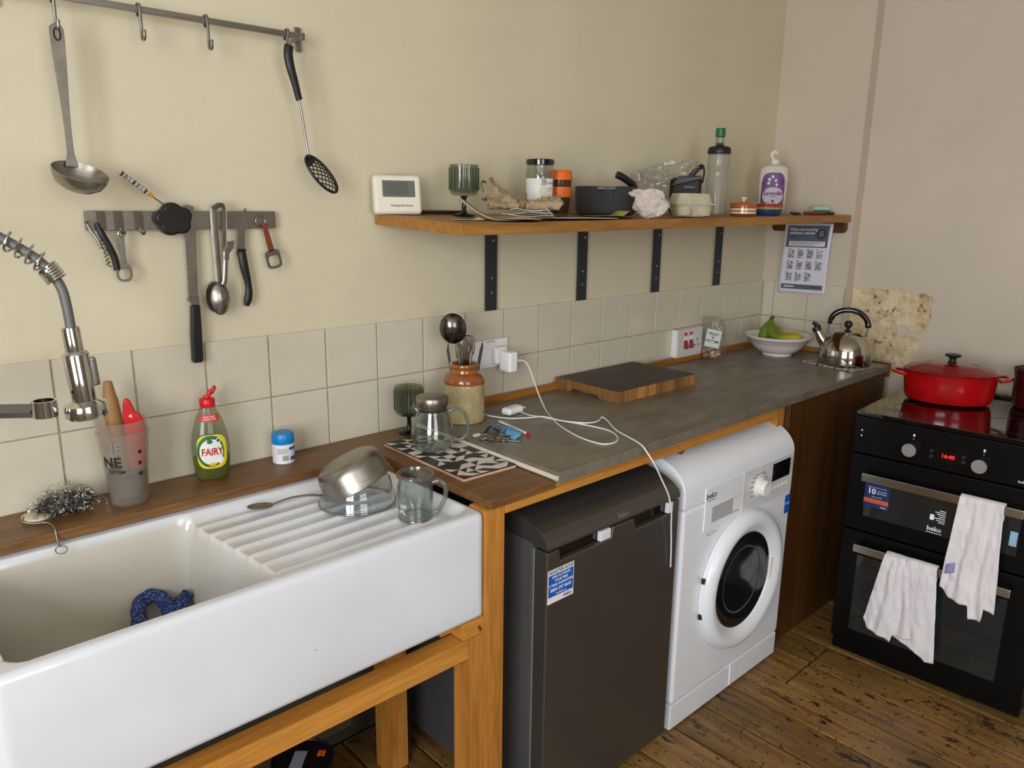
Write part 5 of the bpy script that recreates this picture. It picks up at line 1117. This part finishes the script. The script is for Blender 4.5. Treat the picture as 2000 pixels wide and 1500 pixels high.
M_or = mat('orange_silicone', (228, 104, 22), .45, var=.04)
B().lathe([(.0348, .1015), (.0362, .1005), (.0368, .104), (.0355, .108), (.0345, .114), (.0335, .124), (.030, .128), (.012, .1285), (0, .128), (0, .1), (.0335, .1005)], 48).ob('lid', M_or, oc); B().lathe([(.0303, .052), (.0322, .0522), (.0344, .0805), (.0326, .081)], 48).ob('grip_band', M_or, oc)
B().sheet(lambda u, v: cyl(.0308, .20, .036)(.008 * v * math.cos(2 * PI * u), .008 * v * math.sin(2 * PI * u)), 20, 2, wrap=True).ob('leaf_logo', mat('leaf_logo', (40, 110, 48), .5), oc)
# saucepan
sp2 = sth('grey_saucepan', 'dark grey saucepan with pouring lip on the shelf', 'saucepan', 1.505, -.140)
M_ano = mat('dark_anodised', (64, 66, 66), .38, .3, var=.05)
bb = B().lathe([(0, .001), (.078, .001), (.088, .006), (.0935, .018), (.0955, .082), (.0965, .086), (.0940, .086), (.0915, .02), (.085, .009), (0, .006)], 64)
for vv in bb.bm.verts:
    a = math.atan2(vv.co.y, vv.co.x)
    if vv.co.z > .07: k = math.exp(-((a + R(88)) / .22) ** 2) * (vv.co.z - .07) / .016; vv.co.y -= .010 * k; vv.co.z += -.004 * k
bb.ob('pan_body', M_ano, sp2)
B().prism([(-.030, .084), (.030, .084), (.026, .074), (-.026, .074)], -.104, -.0925, 'y', .003, 2).ob('side_lug', M_ano, sp2)
B().tube(bez([(.060, .070, .070), (.085, .080, .088), (.055, .060, .112), (.030, .050, .124)], 6), [.008] * 6 + [.0115] * 13, 12).ob('pan_handle', M_black, sp2)
# bags, pouch, egg box
pk = sth('white_paper_bag', 'small scrunched white paper bag near the shelf edge', 'paper bag', 1.532, -.290)
B().blob((0, 0, .041), (.052, .030, .041), 12, .30, 1.15, 5, True).ob('paper_skin', mat('thin_white_paper', (206, 194, 186), .7, var=.06, vs=30, bs=.6, bscale=60), pk, ang=25)
B().blob((-.040, .004, .070), (.026, .018, .012), 14, .4, 2, 4, True).ob('open_mouth', MC['thin_white_paper'], pk, ang=25)
for o in (pk.children): pass
clb = sth('clear_plastic_bag', 'crumpled transparent plastic bag on the shelf', 'plastic bag', 1.735, -.180)
M_pl = glass('thin_polythene', (250, 250, 248), .09, (240, 238, 234), .10, 1.4, 1.5)
B().blob((-.05, 0, .075), (.060, .045, .075), 21, .5, 1.9, 5, True).ob('film_bulge', M_pl, clb, ang=25); B().blob((.025, .01, .135), (.105, .034, .026), 23, .5, 2.2, 5, True).xf(Matrix.Rotation(R(-12), 4, 'Y')).ob('film_neck', M_pl, clb, ang=25); B().blob((-.030, -.015, .125), (.045, .030, .030), 27, .55, 2.4, 5, True).ob('film_fold', M_pl, clb, ang=25)
bk = sth('black_pouch', 'black padded pouch with strap beside the clear bag', 'pouch', 1.945, -.125)
B().box(-.056, .050, -.030, .030, 0, .125, .016, 4).ob('pouch_body', mat('black_nylon', (20, 20, 22), .55, bs=.5, bscale=120), bk)
B().prism([(-.056, .092), (.050, .118), (.048, .130), (-.030, .128)], -.036, .032, 'y', .004, 2).ob('pouch_flap', M_black, bk)
B().tube(bez([(.006, -.032, .118), (.030, -.034, .150), (.050, -.02, .160), (.056, 0, .140), (.052, -.01, .11)], 6), .009, 8, flat=.35, up=(0, 1, 0)).ob('strap', M_black, bk)
box('buckle', M_black, -.010, .030, -.040, -.034, .085, .098, bk, bev=.002)
eg = sth('egg_box', 'grey-beige pulp egg box on the shelf', 'egg box', 1.772, -.262, R(-30))
M_egg = mat('egg_box_pulp', (192, 182, 156), .9, var=.08, vs=50, bs=.6, bscale=160)
bb = B()
def eggfn(top):
    def fn(u, v):
        a = 2 * PI * u; co, si = math.cos(a), math.sin(a); p = 5
        ex_, ey_ = math.copysign(abs(co) ** (2 / p), co), math.copysign(abs(si) ** (2 / p), si)
        bumpx = .5 + .5 * math.cos(2 * PI * (ex_ + 1) / 2 * 2 + PI)
        if top: k = 1 - .16 * v; w, d = .064 * k, .046 * k; k2 = 1 - .04 * (1 - bumpx) * v; return (ex_ * w, ey_ * d * k2, .040 + .032 * v)
        k = .78 + .22 * v; w, d = .064 * k, .046 * k; k2 = 1 - .14 * (1 - bumpx) * (1 - v * .7); return (ex_ * w, ey_ * d * k2, .001 + .036 * v)
    return fn
for tp_ in (False, True):
    bb = B().sheet(eggfn(tp_), 80, 8, wrap=True); bm = bb.bm; bm.edges.ensure_lookup_table()
    bmesh.ops.holes_fill(bm, edges=[e for e in bm.edges if e.is_boundary]); bb.ob('lid' if tp_ else 'tray', M_egg, eg, ang=50)
box('rim', M_egg, -.067, .067, -.049, .049, .0365, .0405, eg, bev=.0015)
for x in (-.032, .032): B().lathe([(0, .0), (.024, .003), (.027, .014), (.028, .030), (0, .030)], 28, (x, -.026, .0008), sy=.86).ob('egg_cup', M_egg, eg)
for x in (-.032, .032): B().lathe([(.026, .0405), (.024, .060), (.017, .069), (0, .0715)], 28, (x, -.018, .0), sy=.9).ob('lid_dome', M_egg, eg)
# water bottle
wbt = sth('water_bottle', 'translucent sports bottle with black cap and green nozzle', 'bottle', 2.050, -.178)
B().lathe([(0, .001), (.034, .001), (.037, .004), (.0375, .12), (.0345, .130), (.0345, .150), (.038, .158), (.0375, .185), (.036, .205), (.034, .205), (.035, .185), (.0355, .158), (.032, .150), (.032, .13), (.0355, .12), (.035, .006), (0, .004)], 48).ob('bottle_body', glass('milky_bottle', (244, 244, 240), .26, (236, 233, 226), .2, 1.35), wbt)
B().lathe([(0, .2055), (.0385, .2055), (.0395, .208), (.0390, .222), (.034, .229), (.013, .233), (.011, .242), (0, .243)], 48).ob('screw_cap', M_black, wbt)
B().lathe([(.0135, .232), (.0165, .236), (.0150, .264), (0, .2645)], 32).ob('clear_dust_cap', glass('clear_cap', (232, 234, 230), .06), wbt)
B().lathe([(.0145, .262), (.0165, .263), (.0165, .288), (.0145, .2905), (0, .2905)], 32).ob('nozzle', mat('green_nozzle', (14, 104, 56), .4), wbt)
# two little pots and the lotion bottle
sd = sth('striped_pot', 'small brown and cream striped pot with knobbed lid', 'pot', 2.092, -.262)
def bands(root, prof, cols, seg=48):
    for k, ((z0, z1), nm, cc) in enumerate(cols):
        def rad(z):
            for (r0, a), (r1, b_) in zip(prof, prof[1:]):
                if a <= z <= b_: return r0 + (r1 - r0) * (z - a) / (b_ - a)
            return prof[-1][0]
        n = 4; B().lathe([(rad(z0 + (z1 - z0) * q / n), z0 + (z1 - z0) * q / n) for q in range(n + 1)], seg).ob('glaze_band', mat(nm, cc, .2, coat=.3, var=.04), root)
pp = [(.040, 0), (.0445, .006), (.0450, .030), (.0440, .038)]
bands(sd, pp, [((0, .008), 'glaze_brown', (138, 70, 30)), ((.008, .015), 'glaze_cream', (222, 204, 170)), ((.015, .019), 'glaze_brown', 0), ((.019, .026), 'glaze_cream', 0), ((.026, .030), 'glaze_brown', 0), ((.030, .038), 'glaze_orange', (170, 92, 40))])
B().lathe([(0, 0), (.040, 0.0005)], 40).ob('base', MC['glaze_brown'], sd)
B().lathe([(.0465, .0382), (.0470, .041), (.042, .045), (.020, .049), (0, .0495)], 48).ob('lid', MC['glaze_orange'], sd); B().lathe([(.006, .0492), (.006, .052), (.0105, .057), (.0095, .063), (0, .065)], 24).ob('lid_knob', MC['glaze_cream'], sd)
rbw = sth('rainbow_dish', 'small blue dish with rainbow striped rim', 'dish', 2.300, -.235)
pp = [(.046, 0), (.051, .006), (.0545, .024), (.0565, .040)]
bands(rbw, pp, [((0, .019), 'glaze_blue', (30, 62, 120)), ((.019, .0235), 'glaze_green', (60, 110, 70)), ((.0235, .028), 'glaze_yellow', (206, 170, 70)), ((.028, .040), 'glaze_rust', (150, 60, 40))])
B().lathe([(.0565, .040), (.0545, .0415), (.052, .038), (.049, .008), (0, .005)], 48).ob('inside', MC['glaze_rust'], rbw); B().lathe([(0, 0), (.046, .0004)], 40).ob('base', MC['glaze_blue'], rbw)
lv = sth('lotion_bottle', 'white lotion bottle with a purple lavender label', 'bottle', 2.512, -.135, face(2.512, -.135, 6))
pl = [(.042, 0), (.047, .004), (.050, .02), (.0535, .10), (.0545, .140), (.052, .172), (.040, .183), (.018, .187), (.0150, .190)]
B().lathe([(0, 0)] + pl + [(0, .19)], 56, sy=.60).ob('bottle_body', mat('lotion_white', (216, 208, 198), .4, var=.02), lv)
B().lathe([(0, .1902), (.0165, .1902), (.0170, .206), (.0130, .2085), (0, .209)], 32).ob('cap', M_off, lv)
B().tube(bez([(-.002, 0, .206), (-.012, 0, .216), (-.014, 0, .228), (-.004, 0, .236), (.006, 0, .230)], 5), [.006] * 6 + [.0085] * 15, 10).ob('flip_top', M_off, lv)
def lavw(z0, off=0.):
    def w(x, y):
        z = z0 + y; r = .05
        for (r0, a), (r1, b_) in zip(pl, pl[1:]):
            if a <= z <= b_: r = r0 + (r1 - r0) * (z - a) / (b_ - a)
        r += off; x = max(-r * .97, min(r * .97, x)); return (x, -.60 * math.sqrt(max(0, r * r - x * x)) - off * .5, z)
    return w
lb = label_disc('label', mat('lavender_purple', (112, 74, 134), .5, var=.25, vs=60), -.002, .082, .043, .076, .0006, lv, 4.0, lavw)
label_disc('label_pale', mat('label_lilac', (206, 192, 208), .5), -.001, .070, .038, .032, .0010, lb, 2.4, lavw)
for k, (x, z) in enumerate(((-.018, .132), (-.006, .142), (.006, .128), (-.020, .118), (.010, .112), (-.026, .034), (-.010, .026), (.012, .030), (-.024, .056), (.016, .046))): label_disc('lavender_flower', mat('flower_white', (224, 216, 226), .5), x, z, .0055, .0065, .0014, lb, 1.3, lavw, 16)
label_disc('blue_dot', mat('dot_blue', (52, 60, 140), .5), 0, .050, .0055, .0055, .0016, lb, 2, lavw, 16)
text('Lavender', .0225, mat('lavender_ink', (96, 24, 60), .5), lb, warp=lavw(.080, .0018), bold=.0005, sx=.85); text('softener', .0085, mat('lavender_ink2', (80, 60, 100), .5), lb, warp=lavw(.068, .0018), sx=.9)
# odds and ends at the shelf's right end
kx = sth('small_keys', 'little heap of dark keys beside the rainbow dish', 'keys', 2.468, -.262, 0)
for k in range(5): B().tube(bez([(-.03 + .012 * k, -.01, .003), (-.02 + .012 * k, .01, .009), (-.005 + .010 * k, .0, .005)], 5), .0036, 6).ob('key', mat('dark_keys', (44, 48, 54), .4, .5), kx)
torus(B(), (.02, 0, .005), .012, .0014, 'z', 20, 6).ob('key_ring', M_steel, kx)
pkn = sth('pocket_knife', 'red pocket knife lying at the right shelf end', 'pocket knife', 2.560, -.290, R(-35))
B().box(-.040, .040, -.010, .010, .0, .012, .0045, 3).ob('red_scales', mat('dark_red_plastic', (140, 32, 40), .35), pkn); torus(B(), (.046, 0, .006), .007, .001, 'z', 18, 5).ob('key_loop', M_chrome, pkn)
gbx = sth('green_box', 'small green and white box on a dark wallet', 'box', 2.655, -.262, R(-30))
box('wallet', mat('dark_maroon_leather', (58, 34, 36), .5), -.05, .05, -.032, .032, 0, .012, gbx, bev=.004)
box('carton', mat('mint_carton', (170, 206, 186), .6), -.036, .034, -.020, .022, .0122, .032, gbx, bev=.001); box('green_stripe', mat('carton_green', (30, 130, 80), .6), -.0365, .0345, -.0206, -.0201, .0122, .019, gbx, bev=0)

# ------------------------------------------------------------------ calendar sheet on the side wall
ca = thing('recycling_calendar', 'printed waste and recycling calendar sheet hanging below the shelf', 'calendar', (2.7235, -.092, 1.4345))
# local: right = -y, down = -z
def cq(name, m_, u0, u1, v0, v1, d, par): return B().box(-d - .0002, -d + .0002, -u1, -u0, -v1, -v0).ob(name, m_, par, smooth=False)
CWW, CHH = .205, .290
def shf(u, v): return (.0 + .0150 * v * v - .004 * math.sin(v * 5) * (u - .3), -CWW * u + .017 * v, -CHH * v + .004 * u)
M_pap = mat('lilac_white_paper', (222, 220, 232), .7, var=.01); M_slate = mat('slate_print', (92, 96, 112), .7, var=.05)
def cs_(name, m_, u0, u1, v0, v1, d, par, n=6):
    return B().sheet(lambda a, b_: (lambda p: (p[0] - d, p[1], p[2]))(shf(u0 + (u1 - u0) * a, v0 + (v1 - v0) * b_)), n, n).ob(name, m_, par)
shp = B().sheet(lambda a, b_: shf(a, b_), 16, 16).ob('sheet', M_pap, ca, solid=.0003)
cs_('header_band', M_slate, .06, .94, .03, .335, .0006, shp)
cs_('notes_box', mat('notes_white', (226, 226, 230), .7), .13, .89, .25, .318, .0010, shp)
for k in range(3): cs_('notes_line', M_print, .16, .86 - .1 * k, .262 + .018 * k, .268 + .018 * k, .0013, shp)
B().sheet(lambda a, b_: (lambda p: (p[0] - .0010, p[1], p[2]))(shf(.79 + .10 * b_ * math.cos(2 * PI * a), .145 + .071 * b_ * math.sin(2 * PI * a))), 32, 3, wrap=True).ob('round_badge', M_print, shp)
for k in range(4): cs_('badge_line', mat('badge_grey', (176, 178, 186), .7), .73 + .01 * abs(k - 1.5), .85 - .01 * abs(k - 1.5), .105 + .022 * k, .113 + .022 * k, .0013, shp, 2)
def cw_(u, v, d=.0013):
    def w(x, y):
        p = shf(u + x / CWW, v - y / CHH); return (p[0] - d, p[1], p[2])
    return w
text('Waste and recycling', .0145, M_wink, shp, align='LEFT', warp=cw_(.12, .085), bold=.0002); text('collection calendar', .0145, M_wink, shp, align='LEFT', warp=cw_(.12, .135), bold=.0002); text('2020/21', .0120, M_print, shp, align='LEFT', warp=cw_(.12, .192))
rc_ = random.Random(4)
for k in range(11):
    r_, c_ = divmod(k, 4); u0, v0 = .13 + .200 * c_, .375 + .165 * r_
    mo = cs_('month_block', mat('month_grey', (196, 196, 208), .7), u0, u0 + .14, v0, v0 + .115, .0006, shp, 2)
    bb = B()
    for i in range(6):
        for j in range(7):
            if rc_.random() < .62 and i > 0: 
                a, b_ = u0 + .14 * i / 6, v0 + .115 * j / 7; q = [shf(a, b_), shf(a + .018, b_), shf(a + .018, b_ + .0125), shf(a, b_ + .0125)]
                bb.bm.faces.new([bb.bm.verts.new((p[0] - .0010, p[1], p[2])) for p in q])
    bb.ob('day_squares', M_print, mo, smooth=False); cs_('month_name', M_print, u0, u0 + .06, v0 - .014, v0 - .006, .0008, mo, 2)
cs_('footer_band', M_slate, .06, .94, .865, .935, .0006, shp)
for u0, u1, mm in ((.12, .34, M_wink), (.70, .87, M_print)): cs_('footer_line', mm, u0, u1, .892, .906, .0010, shp, 2)

# ------------------------------------------------------------------ paint tin beneath the sink
tn_ = thing('paint_tin', 'black round tin with orange mark standing under the sink', 'tin', (.372, -.225, 0), R(-43))
B().lathe([(0, 0), (.070, 0), (.072, .004), (.072, .195), (.0705, .198)], 48).ob('tin_body', M_black, tn_)
B().lathe([(.0720, .1955), (.0745, .197), (.0745, .205), (.0715, .207), (.069, .201), (0, .201)], 48).ob('lid', mat('dark_tin_lid', (30, 26, 24), .35, .3), tn_)
box('white_sticker', mat('grey_sticker', (150, 154, 166), .6), -.026, .004, -.040, .030, .2012, .2018, tn_, bev=0)
for a in (.034, .044): box('orange_mark', mat('orange_print', (226, 110, 30), .6), a - .0042, a + .0042, .014, .034, .2012, .2018, tn_, bev=.0003)
flush_text()
